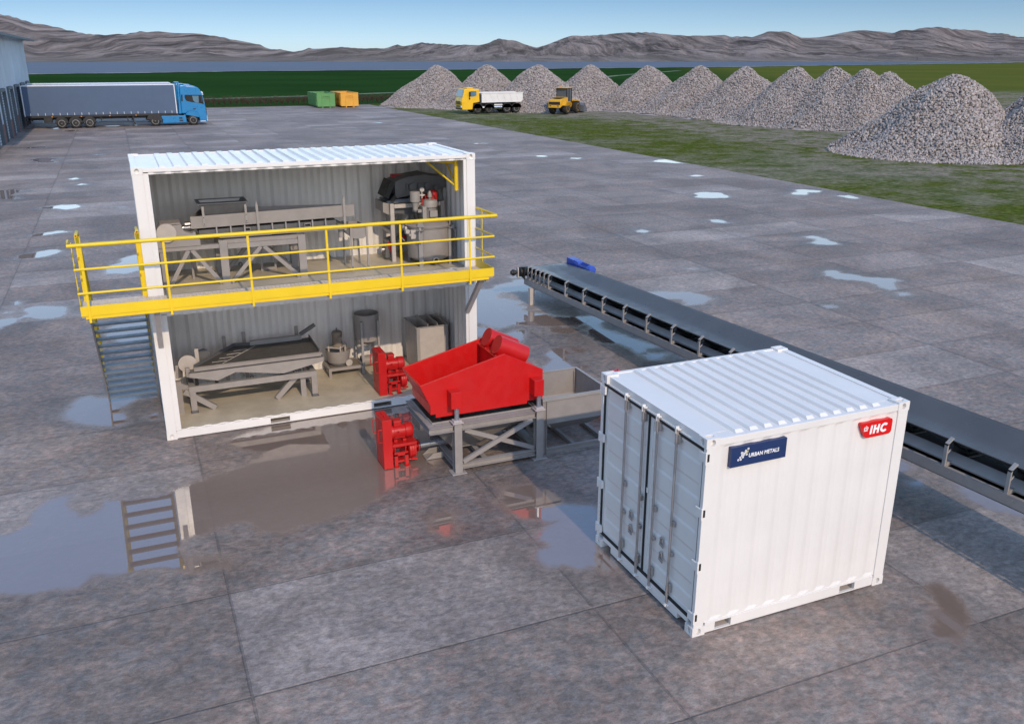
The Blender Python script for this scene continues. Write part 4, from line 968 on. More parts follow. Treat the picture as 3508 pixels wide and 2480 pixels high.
# feed box
fb = MB().frustum_shell((1.05,1.90,.90,1.52), 4.085, (1.18,1.76,1.06,1.40), 3.78, .008)
fb.box(1.03,1.92,.885,.90,4.075,4.092).box(1.03,1.92,1.52,1.535,4.075,4.092).box(1.03,1.05,.9005,1.5195,4.075,4.092).box(1.90,1.92,.9005,1.5195,4.075,4.092)
fb.build('feed_box', DK, tm)
MB().prism([(1.10,4.075),(1.85,4.075),(1.74,3.90),(1.21,3.90)], (0,1.495,0), (1,0,0), (0,0,1), (0,-.004,0)).build('feed_box_painted_sun', M['sunlit'], tm)  # pale sheet painting sunlight on the rear inside face of the dark box
for x, z0, z1 in ((1.12,3.69,4.075),(1.87,3.70,4.075)):
    MB().box(x-.02,x+.02,.925,.937,z0,z1).build('bracket', G2, tm); MB().tube((x,.9245,z0+.03),(x,.918,z0+.03),.008,8).tube((x,.9245,z0+.15),(x,.918,z0+.15),.008,8).build('bolt', M['black'], tm)
for x, z0, z1 in ((2.07,3.50,4.02),(3.70,3.42,4.03)):
    MB().box(x-.022,x+.022,.915,.93,z0,z1).box(x-.012,x+.012,.93,.944,z1-.10,z1+.05).build('bracket', G2, tm)
# drive
dr = MB().xz([(.36,3.745),(.72,3.76),(.72,3.70),(.76,3.63),(.88,3.585),(.915,3.615),(.945,3.60),(.945,3.53),(.965,3.48),(1.01,3.47),(1.01,3.361),(.27,3.361),(.27,3.6)], .80, 1.30)
dr.box(.36,.71,.86,1.24,3.7605,3.785); dh = dr.build('gear_housing', G1, tm, bevel=.004)
MB().disc((.45,.765,3.635),(0,1,0),.168,.03,40).tube((.45,.78,3.635),(.45,.80,3.635),.05,16).build('drive_disc', M['beige'], tm)
spg = [(.755+.13*i/60, 1.0+.045*math.cos(i*.68), 3.665+.045*math.sin(i*.68)) for i in range(61)]
MB().path(spg, .0085, 6).build('spring', M['steel'], tm, smooth=60)
MB().tube((.72,1.0,3.665),(.90,1.0,3.665),.013,10).disc((.75,1.0,3.665),(1,0,0),.05,.012,20).disc((.735,1.0,3.665),(1,0,0),.022,.03,10).tube((.80,1.2,3.69),(.90,1.2,3.69),.06,16).build('spring_rod', M['steel'], tm, smooth=40)
# ---- discharge chute
dc = thing('discharge_chute', 'u-shaped grey discharge chute on thin legs at the right end of the long trough', 'chute', (3.95,1.1,ZU))
U_ = [(3.80,3.475),(4.115,3.475),(4.115,3.33),(4.10,3.27),(4.05,3.235),(3.87,3.235),(3.82,3.27),(3.80,3.33)]
sh = MB(); n = len(U_); vs = []; fs = []
for y in (.945, 1.55):
    for x, z in U_: vs.append((x - (0 if y < 1 else .02), y, z))
for i in range(1, n): fs.append((i, (i+1) % n, n+(i+1) % n, n+i))
fs += [tuple(range(n)), tuple(reversed(range(n, 2*n)))]
sh.add(vs, fs); inner = [(3.957+(x-3.957)*.93, z+.012 if z < 3.4 else z) for x, z in U_]; vs = []
for y in (.955, 1.54):
    for x, z in inner: vs.append((x - (0 if y < 1 else .02), y, z))
sh.add(vs, [f[::-1] for f in fs[:-2]] + [tuple(reversed(range(n))), tuple(range(n, 2*n))])
sh.build('chute_trough', G1, dc)
MB().tube((3.90,1.03,3.236),(3.90,1.03,3.02),.045,18).tube((3.62,.98,3.50),(3.62,.98,3.28),.05,18).build('outlet_pipe', G1, dc, smooth=40)
MB().xz([(3.78,3.30),(3.78,3.475),(3.62,3.56),(3.55,3.56)], .95, 1.5).build('side_chute', DK, dc)
for x, y in ((3.80,.915),(4.12,.93),(3.80,1.60),(4.10,1.60)): MB().box(x-.018,x+.018,y-.015,y+.015,ZU,3.49).build('leg', G1, dc)
MB().box(3.78,4.14,.90,.93,3.476,3.495).build('rim', G1, dc)
# ---- magnetic separator
ms = thing('drum_separator', 'dark grey hooded separator on a beige frame at the back right of the upper container', 'separator', (5.3,1.8,ZU))
for x in (4.79, 5.865):
    for y in (1.46, 2.15): MB().box(x-.042,x+.042,y-.042,y+.042,ZU,3.79).build('post', M['beige'], ms, bevel=.008)
for y in (1.46, 2.15): MB().box(4.835,5.82,y-.038,y+.038,3.695,3.775).build('cross_beam', M['beige'], ms, bevel=.008)
for x in (4.79, 5.865): MB().box(x-.036,x+.036,1.505,2.105,3.695,3.77).build('side_beam', M['beige'], ms); MB().box(x-.036,x+.036,1.505,2.105,3.16,3.235).build('side_beam', M['beige'], ms)
hood = [(4.90,3.87),(4.90,4.195),(5.10,4.27),(5.57,4.325),(5.98,4.25),(5.98,4.05),(5.60,3.99)]
hd = MB().xz(hood, 1.55, 2.15).build('hood', DK, ms, bevel=.006)
MB().xz([(4.885,4.205),(5.10,4.285),(5.575,4.34),(5.575,4.327),(5.10,4.272),(4.885,4.19)], 1.52, 2.16).build('hood_rim', DK, hd)
MB().box(4.98,5.22,1.98,2.16,4.16,4.295).build('red_cover', M['red'], ms)
sl_ = MB().prism([(4.815,4.25),(4.90,4.20),(4.745,3.885),(4.66,3.925)], (0,1.50,0), (1,0,0), (0,0,1), (0,.55,0)); sl_.build('side_chute', M['black'], ms)
MB().prism([(4.865,3.965),(4.92,3.90),(4.83,3.80),(4.765,3.85)], (0,1.48,0), (1,0,0), (0,0,1), (0,.5,0)).build('side_chute', M['black'], ms)
MB().xz([(4.93,3.86),(5.75,3.86),(5.75,3.79),(4.75,3.79),(4.70,3.83)], 1.53, 2.12).build('tray', M['tread'], ms)
MB().prism([(4.62,3.82),(4.745,3.79),(4.745,3.56),(4.62,3.62)], (0,1.50,0), (1,0,0), (0,0,1), (0,.6,0)).build('end_plate', G1, ms)
MB().xz([(4.84,3.69),(5.82,3.69),(5.5,3.50),(4.84,3.58)], 1.53, 2.08).build('under_hopper', DK, ms)
f_ = MB()
f_.box(5.14,5.40,1.515,1.548,4.02,4.05).box(5.20,5.32,1.49,1.548,4.05,4.12).disc((5.26,1.50,4.10),(0,1,0),.075,.05,24).box(5.13,5.16,1.50,1.548,4.05,4.16).box(5.38,5.41,1.50,1.548,4.05,4.16)
f_.disc((5.57,1.50,4.09),(0,1,0),.055,.08,20).box(5.52,5.62,1.505,1.548,4.03,4.16).box(5.72,5.82,1.49,1.548,4.02,4.10).beam((5.40,1.53,4.20),(5.52,1.53,4.13),.02,.02).beam((5.3,1.53,4.14),(5.33,1.53,4.24),.015,.015)
f_.build('bearing_fittings', DK, ms, bevel=.003)
MB().lathe([(.05,0),(.085,.004),(.085,.18),(.065,.21),(0,.212)], (5.62,1.30,3.83), (0,0,1), 18, cap=False).box(5.44,5.545,1.25,1.36,3.82,3.95).build('red_motor', M['red'], ms, smooth=40)
lc = MB().prism([(4.86,3.06),(4.78,2.98),(5.45,3.18),(5.45,3.02),(5.1,2.92),(4.86,2.80),(4.80,2.70),(4.72,2.74)], (0,1.62,0), (1,0,0), (0,0,1), (0,.35,0))
lc = MB().beam((4.72,1.75,2.93),(5.40,1.75,3.13),.30,.17); lc.box(4.66,4.86,1.60,1.88,2.66,2.90); lc.build('lower_drum_box', DK, ms)
MB().box(4.72,4.80,1.565,1.59,2.86,3.0).box(4.74,4.78,1.56,1.588,2.78,2.86).box(5.02,5.10,1.565,1.592,3.04,3.10).build('red_fitting', M['red'], ms)
MB().tube((4.60,1.70,2.82),(4.655,1.70,2.82),.055,18).build('roller_end', M['steel'], ms, smooth=40)
# ---- agitator tank
at_ = thing('agitator_tank', 'round grey mixing tank with motor and gauge on its lid, in the upper container', 'tank', (5.45,1.14,ZU))
tc = (5.45, 1.14, 0)
MB().lathe([(.05,2.63),(.25,2.65),(.42,2.74),(.44,2.78),(.44,3.36),(.47,3.365),(.47,3.378)], tc, n=40).build('tank_shell', G1, at_, smooth=40)
MB().lathe([(.455,3.379),(.455,3.387)], tc, n=40).build('lid_gasket', M['black'], at_)
MB().lathe([(.48,3.388),(.48,3.402),(.40,3.44),(.12,3.462),(.0,3.463)], tc, n=40, cap=False).build('lid', G1, at_, smooth=40)
for a in (-126, -40, 52, 128, 180):
    A = math.radians(a); d = Vector((math.cos(A), math.sin(A), 0)); s = Vector((-d.y, d.x, 0)); c = Vector((5.45,1.14,0))
    if a != 180:
        p = c+d*.475; MB().beam(p+Vector((0,0,ZU)), p+Vector((0,0,3.33)), .085, .05, d).build('leg', G2, at_)
    q = c+d*.50; lg = MB().prism([(-.07,0),(.07,0),(.05,.10),(.03,.13),(-.03,.13),(-.05,.10)], q+Vector((0,0,3.40))-d*.02, s, (0,0,1), d*.012); lg.beam(c+d*.46+Vector((0,0,3.352)), c+d*.57+Vector((0,0,3.352)), .15, .012)
    lg.path([q+d*.03+Vector((0,0,3.33)), q+d*.085+Vector((0,0,3.30)), q+d*.09+Vector((0,0,3.17)), q+d*.01+Vector((0,0,3.08))], .012, 8)
    lg.tube(q+d*.03+Vector((0,0,3.34)), q+d*.03+Vector((0,0,3.40)), .03, 10)
    lg.build('clamp_lug', G2, at_, bevel=.002)
mot = MB().lathe([(.13,3.46),(.13,3.52),(.11,3.525),(.11,3.73)], (5.50,1.14,0), n=28)
for i in range(24):
    a = 2*PI*i/24; d = Vector((math.cos(a), math.sin(a), 0)); c = Vector((5.50,1.14,0)); mot.beam(c+d*.113+Vector((0,0,3.53)), c+d*.113+Vector((0,0,3.73)), .006, .025, d)
mo = mot.build('agitator_motor', G2, at_, smooth=35)
MB().lathe([(.150,3.735),(.152,3.84),(.14,3.87),(.09,3.885),(.02,3.888),(.02,3.92),(.045,3.925),(.045,3.995),(.03,4.02),(.025,4.05),(0,4.052)], (5.50,1.14,0), n=28, cap=False).build('fan_cover', M['gray2'], mo, smooth=40)
MB().box(5.44,5.60,.955,1.02,3.55,3.68).build('terminal_box', G2, mo, bevel=.006)
MB().box(5.30,5.385,1.0,1.24,3.50,3.76).box(5.22,5.30,1.06,1.16,3.64,3.70).build('gearbox', G2, at_, bevel=.006)
MB().lathe([(.03,3.68),(.055,3.69),(.055,3.77),(.065,3.80),(.07,3.86),(.105,3.862),(.105,4.05),(.09,4.065),(0,4.068)], (5.18,1.10,0), n=28, cap=False).build('filter_cup', G2, at_, smooth=40)
MB().lathe([(.058,3.665),(.06,3.70)], (5.18,1.10,0), n=18).build('hose_clamp', M['steel'], at_, smooth=40)
MB().path([(5.18,1.10,3.66),(5.18,1.10,3.58),(5.20,1.10,3.52),(5.26,1.10,3.46),(5.30,1.10,3.43)], .048, 14).build('black_hose', M['black'], at_, smooth=60)
MB().disc((5.305,1.03,4.10),(0,1,0),.045,.03,22).tube((5.305,1.04,4.06),(5.305,1.04,3.93),.013,8).tube((5.25,1.04,3.99),(5.36,1.04,3.99),.016,8).disc((5.305,1.04,3.99),(0,1,0),.03,.04,12).build('pressure_gauge', M['beige'], at_, smooth=40)
MB().tube((5.305,1.03,3.93),(5.295,1.03,3.80),.014,8).build('valve_lever', M['red'], at_)
MB().tube((4.93,.98,3.30),(5.03,1.0,3.26),.05,14).disc((4.92,.97,3.36),(1,0,0),.045,.04,16).disc((4.95,.95,3.30),(0,1,0),.04,.06,14).box(5.0,5.10,.86,.90,3.16,3.34).tube((4.98,.92,3.24),(5.04,.90,3.20),.025,10).build('side_valve', M['beige'], at_, smooth=40)
ol = MB().lathe([(.055,0),(.055,.22),(.045,.22),(.045,.01)], (5.44,.86,2.735), (0,-1,0), 22, cap=False); ol.lathe([(.09,-.03),(.07,.02)], (5.44,.86,2.745), (0,-1,0), 20); ol.build('outlet_pipe', G2, at_, smooth=40)
MB().disc((5.44,.73,2.735),(0,1,0),.044,.004,20).build('outlet_bore', M['black'], at_)
# ---- yellow jib
jb = thing('jib_arm', 'yellow tubular jib with diagonal struts under the roof of the upper container', 'hoist jib', (5.78,.3,4.16))
MB().tube((5.775,.30,4.155),(5.775,.30,4.775),.040,20).build('mast', M['yellow'], jb, smooth=40)
MB().tube((5.775,.30,4.70),(4.95,1.35,4.70),.040,20).build('arm', M['yellow'], jb, smooth=40)
MB().tube((5.76,.32,4.24),(5.35,.84,4.67),.018,12).build('strut', M['yellow'], jb, smooth=40); MB().tube((5.775,.33,4.28),(5.775,1.0,4.70),.018,12).tube((5.775,.33,4.70),(5.775,1.5,4.70),.03,12).build('strut', M['yellow'], jb, smooth=40)
# ---- small floor items
pp_ = MB().tube((5.60,.30,2.63),(5.93,.16,2.63),.022,12).build('loose_pipe', M['steel'], smooth=40); tag(pp_, 'short bright pipe lying on the upper container floor by its right post', 'pipe')

# ================================================================ lower container
st = thing('shaking_table', 'dark ribbed shaking table tilted on a grey frame, in the lower container', 'shaking table', (1.75,1.3,ZL))
dz = 1.06
deck = [(.64,.78),(3.0,.78),(3.0,1.88),(1.81,1.80),(1.50,1.88)]
MB().xy(deck, 1.03, 1.06).build('deck', M['deck'], st)
MB().hexa([(.63,.74,1.0),(3.02,.74,1.0),(3.02,.778,1.0),(.63,.778,1.0)], [(.63,.735,1.055),(3.02,.735,1.055),(3.02,.778,1.075),(.63,.778,1.075)]).build('front_lip', G1, st)
e = MB()
for a, b_ in (((.64,.80),(1.50,1.89)),((1.50,1.89),(1.81,1.81)),((1.81,1.81),(2.83,1.87)),((3.005,1.88),(3.005,.80))):
    e.beam((*a,1.07),(*b_,1.07),.02,.10)
e.build('side_rim', M['dark'], st)
MB().box(1.80,2.84,1.78,1.86,1.061,1.15).build('wash_trough', G2, st)
MB().beam((2.82,1.86,1.15),(3.14,1.86,1.33),.12,.05).build('ramp_chute', M['dark'], st)
rf = MB()
for i in range(4): x = .98+.155*i; y = .98+.19*i; rf.beam((x,y,1.064),(x+.27,y+.02,1.064),.010,.006)
for i in range(26): x = 1.16+.028*i; y = .86+.034*i; rf.beam((x,y,1.063),(x+.028,y+.002,1.063),.010,.006)
rf.build('riffle', M['beige'], st)
MB().prism([(.53,.985),(.53,.91),(1.03,.78),(1.37,.905),(2.25,.755),(3.06,.90),(3.06,.985)], (0,.70,0), (1,0,0), (0,0,1), (0,.02,0)).build('front_launder', G1, st)
MB().prism([(.53,.985),(.53,.93),(3.06,.93),(3.06,.985)], (0,.72,0), (1,0,0), (0,0,1), (0,.9,0)).build('under_pan', M['dark'], st)
for y in (.83, 1.72):
    MB().box(.50,2.92,y-.05,y+.05,.575,.69).build('long_rail', G1, st, bevel=.003)
    for x in (.56, 2.86):
        MB().box(x-.055,x+.055,y-.05,y+.05,ZL+.05,.574).build('leg', G1, st, bevel=.003); MB().box(x-.07,x+.07,y-.07,y+.06,ZL,ZL+.012).box(x-.05,x+.05,y-.045,y+.045,ZL+.012,ZL+.05).build('foot_plate', M['dark'], st)
for x in (.56, 2.86): MB().box(x-.05,x+.05,.885,1.665,.58,.685).build('end_rail', G1, st)
MB().beam((.95,.88,ZL+.02),(.42,.88,.60),.10,.09,(0,1,0)).build('brace', G1, st); MB().beam((2.12,.92,ZL+.02),(2.52,.92,.58),.10,.09,(0,1,0)).build('brace', G1, st)
MB().box(.27,.38,.86,.97,ZL,.80).build('leg', G1, st); MB().box(2.60,2.70,.86,.96,ZL,.57).build('leg', G1, st)
MB().beam((.33,.92,.72),(.60,.92,.58),.08,.10).beam((.33,.92,.98),(.42,1.2,.90),.05,.25).build('drive_bracket', G1, st)
MB().disc((.54,.97,1.10),(0,1,0),.168,.03,40).build('drive_disc', M['beige'], st); MB().disc((.86,1.35,1.12),(0,1,0),.12,.03,30).build('drive_disc', M['dark'], st)
MB().box(.48,.56,.80,.90,.88,1.06).build('bearing_block', G1, st, bevel=.012)
for x, z in ((.73,1.33),(1.33,1.22),(1.72,1.27),(2.79,1.27)):
    y = 2.10 if x > 1 else 1.15; MB().box(x-.035,x+.035,y-.02,y+.02,ZL if x > 1 else .7,z).build('back_post', G1 if x > 1 else M['beige'], st)
for x, y in ((1.02,.85),(2.25,.85),(2.7,1.7),(.66,.86)): MB().tube((x,y,.69),(x,y,.93),.03,12).build('rubber_mount', M['black'], st)
# ---- centrifugal concentrator
cc = thing('centrifuge', 'small bowl-shaped centrifuge with upright motor on a low frame, beside the shaking table', 'centrifuge', (3.62,2.0,ZL))
c0 = (3.615,2.0,0)
MB().lathe([(.21,.42),(.222,.425),(.275,.70),(.265,.70),(.205,.46),(.0,.46)], c0, n=36, cap=False).build('bowl', M['gray'], cc, smooth=35)
MB().lathe([(.15,.36),(.19,.37),(.19,.42)], c0, n=30).build('bowl_base', M['dark'], cc, smooth=35)
MB().prism([(-.24,.02),(.02,-.18),(.22,.10),(.0,.16)], (3.615,2.0,.735), (1,0,0), (0,1,0), (0,0,.022)).build('motor_plate', M['beige'], cc)
mo = MB().lathe([(.115,.757),(.115,.78),(.105,.785),(.105,1.02),(.112,1.02),(.112,1.065),(.09,1.09),(0,1.092)], c0, n=28, cap=False).build('motor', M['rust'], cc, smooth=40)
MB().box(3.60,3.70,1.87,1.90,.90,1.0).build('terminal_box', M['rust'], mo, bevel=.004); MB().path([(3.605,2.0,1.09),(3.605,2.0,1.14),(3.615,2.0,1.16),(3.625,2.0,1.14),(3.625,2.0,1.09)], .008, 6).build('lifting_hook', M['dark'], mo)
for x, y in ((3.42,2.0),(3.64,1.85),(3.79,2.08)): MB().tube((x,y,.46),(x,y,.79),.02,10).build('spacer_post', M['beige'], cc)
for y in (1.74, 2.26): MB().box(3.34,4.10,y-.03,y+.03,.30,.36).build('frame_rail', G1, cc)
for x in (3.34,4.05): MB().box(x,x+.055,1.771,2.229,.30,.36).build('frame_end', G1, cc)
MB().box(3.41,4.04,1.78,2.22,.335,.355).build('base_plate', M['rust'], cc)
for x in (3.37, 4.07):
    for y in (1.74, 2.26): MB().box(x-.027,x+.027,y-.028,y+.028,ZL,.299).build('leg', G1, cc)
fl = MB().disc((3.80,1.80,.42),(.25,-1,0),.075,.02,24)
for i in range(6): a = 2*PI*i/6; fl.disc((3.80+.052*math.cos(a),1.787,.42+.052*math.sin(a)),(.25,-1,0),.009,.012,8)
fl.tube((3.80,1.80,.42),(3.82,1.98,.42),.03,12); fl.build('flange', M['beige'], cc)
# ---- lying drum (motor housing) behind the frame
ld = MB().lathe([(.10,0),(.115,.004),(.115,.23),(.108,.235),(.108,.25),(.115,.255),(.115,.70),(.0,.71)], (4.14,2.16,.30), (1,0,0), 26, cap=False); o = ld.build('motor_drum', M['gray'], smooth=40); tag(o, 'dark grey drum lying on its side behind the small round tank legs', 'drum')
# ---- round tank
rt = thing('round_tank', 'open round grey tank raised on four square legs in the lower container', 'tank', (4.27,2.0,ZL))
MB().lathe([(.0,.72),(.06,.72),(.20,.80),(.262,.84),(.262,1.42),(.252,1.42),(.252,.86),(.0,.85)], (4.275,2.0,0), n=40, cap=False).build('tank_shell', G1, rt, smooth=35)
for x, y in ((4.10,1.765),(4.46,1.765),(4.06,2.21),(4.44,2.24)): MB().box(x-.024,x+.024,y-.024,y+.024,ZL,1.30).build('leg', G2, rt)
MB().tube((4.24,1.94,.74),(4.02,1.82,.76),.028,12).build('outlet_pipe', M['beige'], rt, smooth=40)
# ---- rectangular tank
qt = thing('settling_tank', 'tall rectangular open grey tank with cross plates in the right end of the lower container', 'tank', (5.5,1.7,ZL))
x0,x1,y0,y1 = 5.17,5.86,1.30,2.12
MB().box(x0,x1,y0,y0+.01,ZL,1.17).box(x0,x1,y1-.01,y1,ZL,1.17).box(x0,x0+.01,y0+.01,y1-.01,ZL,1.17).box(x1-.01,x1,y0+.01,y1-.01,ZL,1.17).box(x0+.01,x1-.01,y0+.01,y1-.01,.40,.41).build('tank_shell', M['beige'], qt)
MB().box(x0-.03,x1+.03,y0-.03,y0,1.162,1.176).box(x0-.03,x1+.03,y1,y1+.03,1.162,1.176).box(x0-.03,x0,y0,y1,1.162,1.176).box(x1,x1+.03,y0,y1,1.162,1.176).build('rim_flange', G2, qt)
for x in (5.43, 5.64): MB().box(x-.005,x+.005,y0+.01,y1-.01,.9,1.23).build('cross_plate', M['beige'], qt)
MB().box(5.77,5.775,y0+.3,y1-.01,.9,1.17).build('cross_plate', G1, qt)
for x in (x0+.03, x1-.03): MB().box(x-.035,x+.035,y0-.022,y0-.001,ZL,1.161).build('corner_strip', G2, qt)

# ---------------------------------------------------------------- vehicles
VB = paint('truck_blue', (.006,.185,.43), .30, var=.05, scale=.8, coat=.25)
VC = paint('trailer_curtain', (.060,.10,.175), .55, var=.04, scale=.7, bump=.0)
VK = paint('chassis_black', (.018,.018,.02), .6, var=.2, scale=2)
VT = paint('tyre_rubber', (.022,.021,.02), .8, var=.2, scale=3, dirt=.3)
VR = paint('silver_rim', (.52,.53,.55), .35, metal=.5, var=.08)
VG = paint('dark_glass', (.015,.017,.02), .08, var=.02); VGB = paint('bluish_glass', (.10,.20,.27), .10, var=.15, scale=1)
VW = paint('tipper_white', (.70,.69,.68), .45, var=.05, scale=1.2, dirt=.12)
VY = paint('vehicle_yellow', (.80,.47,.012), .35, var=.05, scale=1.2)
VO = paint('loader_yellow', (.66,.36,.02), .42, var=.08, scale=1.5, dirt=.15)
VL = paint('pale_roof', (.62,.66,.72), .5, var=.04); VA = paint('amber_lamp', (.8,.30,.01), .3, var=.02)
VH = paint('lamp_glass', (.75,.78,.8), .12, var=.02)
def wheel(par, c, r, w, rim, side=-1, hub=.55, ry=VT, lugs=0):
    mb = MB().lathe([(r*.60,-w/2),(r*.86,-w/2),(r*.97,-w*.40),(r,-w*.30),(r,w*.30),(r*.97,w*.40),(r*.86,w/2),(r*.60,w/2)], c, (0,1,0), 28)
    for i in range(lugs):
        a = 2*PI*i/lugs; d = Vector((math.cos(a),0,math.sin(a))); C_ = Vector(c)
        mb.beam(C_+d*r*1.0+Vector((0,-w*.45,0)), C_+d*r*1.0+Vector((math.sin(a)*-.10,0,math.cos(a)*.10))+Vector((0,0,0)), .07, .06, d)
    t = mb.build('wheel', ry, par, smooth=35)
    rb = MB()
    for s in (-1, 1):
        rb.lathe([(r*.62,s*w*.505),(r*.58,s*w*.51),(r*.52,s*w*.30),(r*.30,s*w*.28),(r*.26,s*w*.46),(r*.10,s*w*.50),(0,s*w*.50)], c, (0,1,0), 26, cap=False)
    rb.build('rim', rim, t, smooth=35)
    nb_ = MB()
    for s in (-1, 1):
        for i in range(10):
            a = 2*PI*i/10; nb_.disc((c[0]+r*.41*math.cos(a), c[1]+s*w*.30, c[2]+r*.41*math.sin(a)), (0,1,0), r*.05, .03, 6)
    nb_.build('wheel_hole', VK, t)
    return t
# ---- tractor truck, local x forward, near side at y=0
tk = thing('tractor_truck', 'blue tractor unit with high roof coupled to the nearest grey trailer', 'truck', (0,82.78,0), local=True, group='blue tractor units')
cab = [(5.72,1.14),(5.98,3.79),(6.06,3.90),(6.43,3.91),(6.67,3.84),(7.46,3.77),(7.73,3.66),(7.93,3.45),(8.06,3.11),(8.13,2.82),(8.27,2.03),(8.33,1.62),(8.35,1.2),(8.37,.95),(8.33,.32),(7.62,.34),(7.60,.74),(7.37,1.24),(7.01,1.37),(6.57,1.28),(6.36,1.14)]
cab = [(x if x > 6.1 else max(x, 5.95), z) for x, z in cab]
MB().xz(cab, .03, 2.47).build('cab', VB, tk, bevel=.10, seg=3)
MB().xz([(5.70,1.18),(5.86,3.80),(6.02,4.02),(6.40,4.0),(6.44,3.93),(6.06,3.92),(5.945,3.80),(5.94,1.18)], .05, .11).xz([(5.70,1.18),(5.86,3.80),(6.02,4.02),(6.40,4.0),(6.44,3.93),(6.06,3.92),(5.945,3.80),(5.94,1.18)], 2.39, 2.45).xz([(6.0,3.96),(6.02,4.03),(6.42,4.02),(6.44,3.95)], .11, 2.39).build('air_deflector', VB, tk)
MB().xz(round_poly([(6.42,2.96),(6.40,2.62),(6.52,2.38),(7.02,2.24),(7.97,2.09),(8.17,2.0),(8.06,2.93)], [.05,.1,.08,.1,.05,.05,.05]), .018, .045).build('side_window', VG, tk)
MB().xz(round_poly([(7.13,2.86),(7.74,2.85),(7.70,2.15),(7.35,2.21),(7.19,2.42)], [.05]*5), .010, .0175).build('window_pane', VGB, tk)
MB().xz([(6.08,2.98),(6.22,2.98),(6.18,2.33),(6.04,2.36)], .020, .045).build('side_window', VG, tk)
MB().prism([(.16,-.0),(2.34,0),(2.30,.86),(.20,.86)], (8.275,0,2.06), (0,1,0), (-.165,0,.985), (.02,0,.003)).build('windscreen', VGB, tk)
MB().prism([(.30,0),(2.2,0),(2.2,.10),(.3,.10)], (8.17,0,2.93), (0,1,0), (.35,0,-.93), (.12,0,.04)).build('sun_visor', VG, tk)
for i in range(5): MB().disc((8.17,.45+.4*i,3.14-.02*abs(i-2)),(1,0,0),.09,.08,14).build('spot_lamp', VH, tk)
MB().xz(round_poly([(6.30,1.06),(6.52,1.30),(7.01,1.42),(7.42,1.27),(7.64,.80),(7.56,.76),(7.36,1.19),(7.01,1.33),(6.58,1.23),(6.40,1.02)], [.08]*10, 3), -.01, .25).build('wheel_arch', VB, tk)
MB().xz([(3.98,.97),(6.02,.95),(6.30,1.06),(6.36,.28),(4.10,.25)], .06, .30).xz([(3.98,.97),(6.02,.95),(6.30,1.06),(6.36,.28),(4.10,.25)], 2.20, 2.44).build('side_skirt', VB, tk, bevel=.03)
MB().xz([(5.64,.80),(5.96,.79),(5.98,.64),(5.66,.65)], .045, .059).xz([(5.64,.54),(5.96,.54),(6.03,.40),(5.68,.42)], .045, .059).build('vent_opening', VK, tk)
MB().box(7.66,8.20,.012,.04,.34,.40).box(8.34,8.40,.25,2.25,.40,.62).build('bumper_strip', VH, tk); MB().box(8.345,8.40,.30,2.2,.72,1.6).build('grille', VK, tk)
for y in (.12, 2.10): MB().box(8.33,8.39,y,y+.28,.66,.90).build('headlight', VH, tk)
MB().box(7.08,7.34,.008,.045,1.54,1.63).build('door_handle', VK, tk, bevel=.01)
MB().box(7.90,8.05,-.22,-.05,2.25,2.85).beam((7.98,-.05,2.78),(7.98,.06,2.80),.03,.03).build('mirror', VK, tk, bevel=.02)
MB().box(2.55,8.0,.55,.80,.55,.95).box(2.55,8.0,1.70,1.95,.55,.95).box(2.6,5.8,.8,1.7,.80,.9).box(3.0,4.2,.75,1.75,.95,1.10).build('chassis', VK, tk)
for x in (3.39, 7.0):
    for y in (.20, 2.30): wheel(tk, (x,y,.49), .49, .33, VR)
MB().xz(round_poly([(2.60,.70),(2.74,1.02),(3.1,1.16),(3.66,1.16),(3.98,1.0),(4.12,.55),(4.06,.55),(3.94,.94),(3.64,1.10),(3.12,1.10),(2.80,.98),(2.66,.66)], [.1]*12, 3), .03, .45).build('mudguard', VK, tk)
truck2 = dup(tk, (0,89.35,0), label='blue tractor unit of the farther trailer, mostly hidden behind the first')
# ---- curtain trailer
tl = thing('curtain_trailer', 'long grey-blue curtain-sided trailer backed up to the loading dock, nearest one', 'trailer', (0,82.78,0), local=True, group='curtain trailers at the dock')
MB().box(-8.10,5.46,.02,2.50,1.22,3.90).build('curtain_body', VC, tl, bevel=.02)
MB().box(-8.14,5.49,.0,2.52,3.905,3.995).build('roof', VL, tl, bevel=.04, seg=3)
for x in (5.462,-8.20): MB().box(x,x+.098,.0,2.52,1.18,3.97).build('end_frame', VL, tl, bevel=.015)
MB().box(5.565,5.60,.15,2.37,1.25,3.8).build('front_panel', VK, tl)
MB().box(-8.14,5.5,.03,2.49,1.04,1.215).box(-8.0,3.0,.5,.75,.80,1.04).box(-8.0,3.0,1.75,2.0,.80,1.04).box(-8.15,-7.9,.3,2.2,.45,.65).box(-7.95,-7.80,.5,.6,.6,1.0).build('chassis', VK, tl)
for x in (-5.10,-3.865,-2.63):
    for y in (.21, 2.31): wheel(tl, (x,y,.49), .49, .36, VR)
    MB().xz(round_poly([(x-.62,.52),(x-.52,.86),(x-.25,1.05),(x+.25,1.05),(x+.52,.86),(x+.62,.52),(x+.56,.52),(x+.46,.82),(x+.22,.99),(x-.22,.99),(x-.46,.82),(x-.56,.52)], [.1]*12, 3), .03, .44).build('mudguard', VK, tl)
MB().box(-6.62,-5.86,.05,.55,.56,1.03).build('tool_box', VK, tl, bevel=.02)
MB().box(1.30,1.45,.15,.30,.30,1.04).box(1.25,1.55,.10,.38,.27,.31).box(1.30,1.45,2.2,2.35,.30,1.04).build('landing_leg', VK, tl)
MB().box(-1.8,1.2,.06,.10,.80,.86).box(-1.8,1.2,.06,.10,.52,.58).box(-1.6,-1.5,.06,.1,.52,1.0).box(.8,.9,.06,.1,.52,1.0).build('side_guard', VK, tl)
for i in range(21): x = -7.66+.635*i; MB().box(x-.02,x+.02,.005,.018,1.24,1.46).build('curtain_buckle', VL, tl)
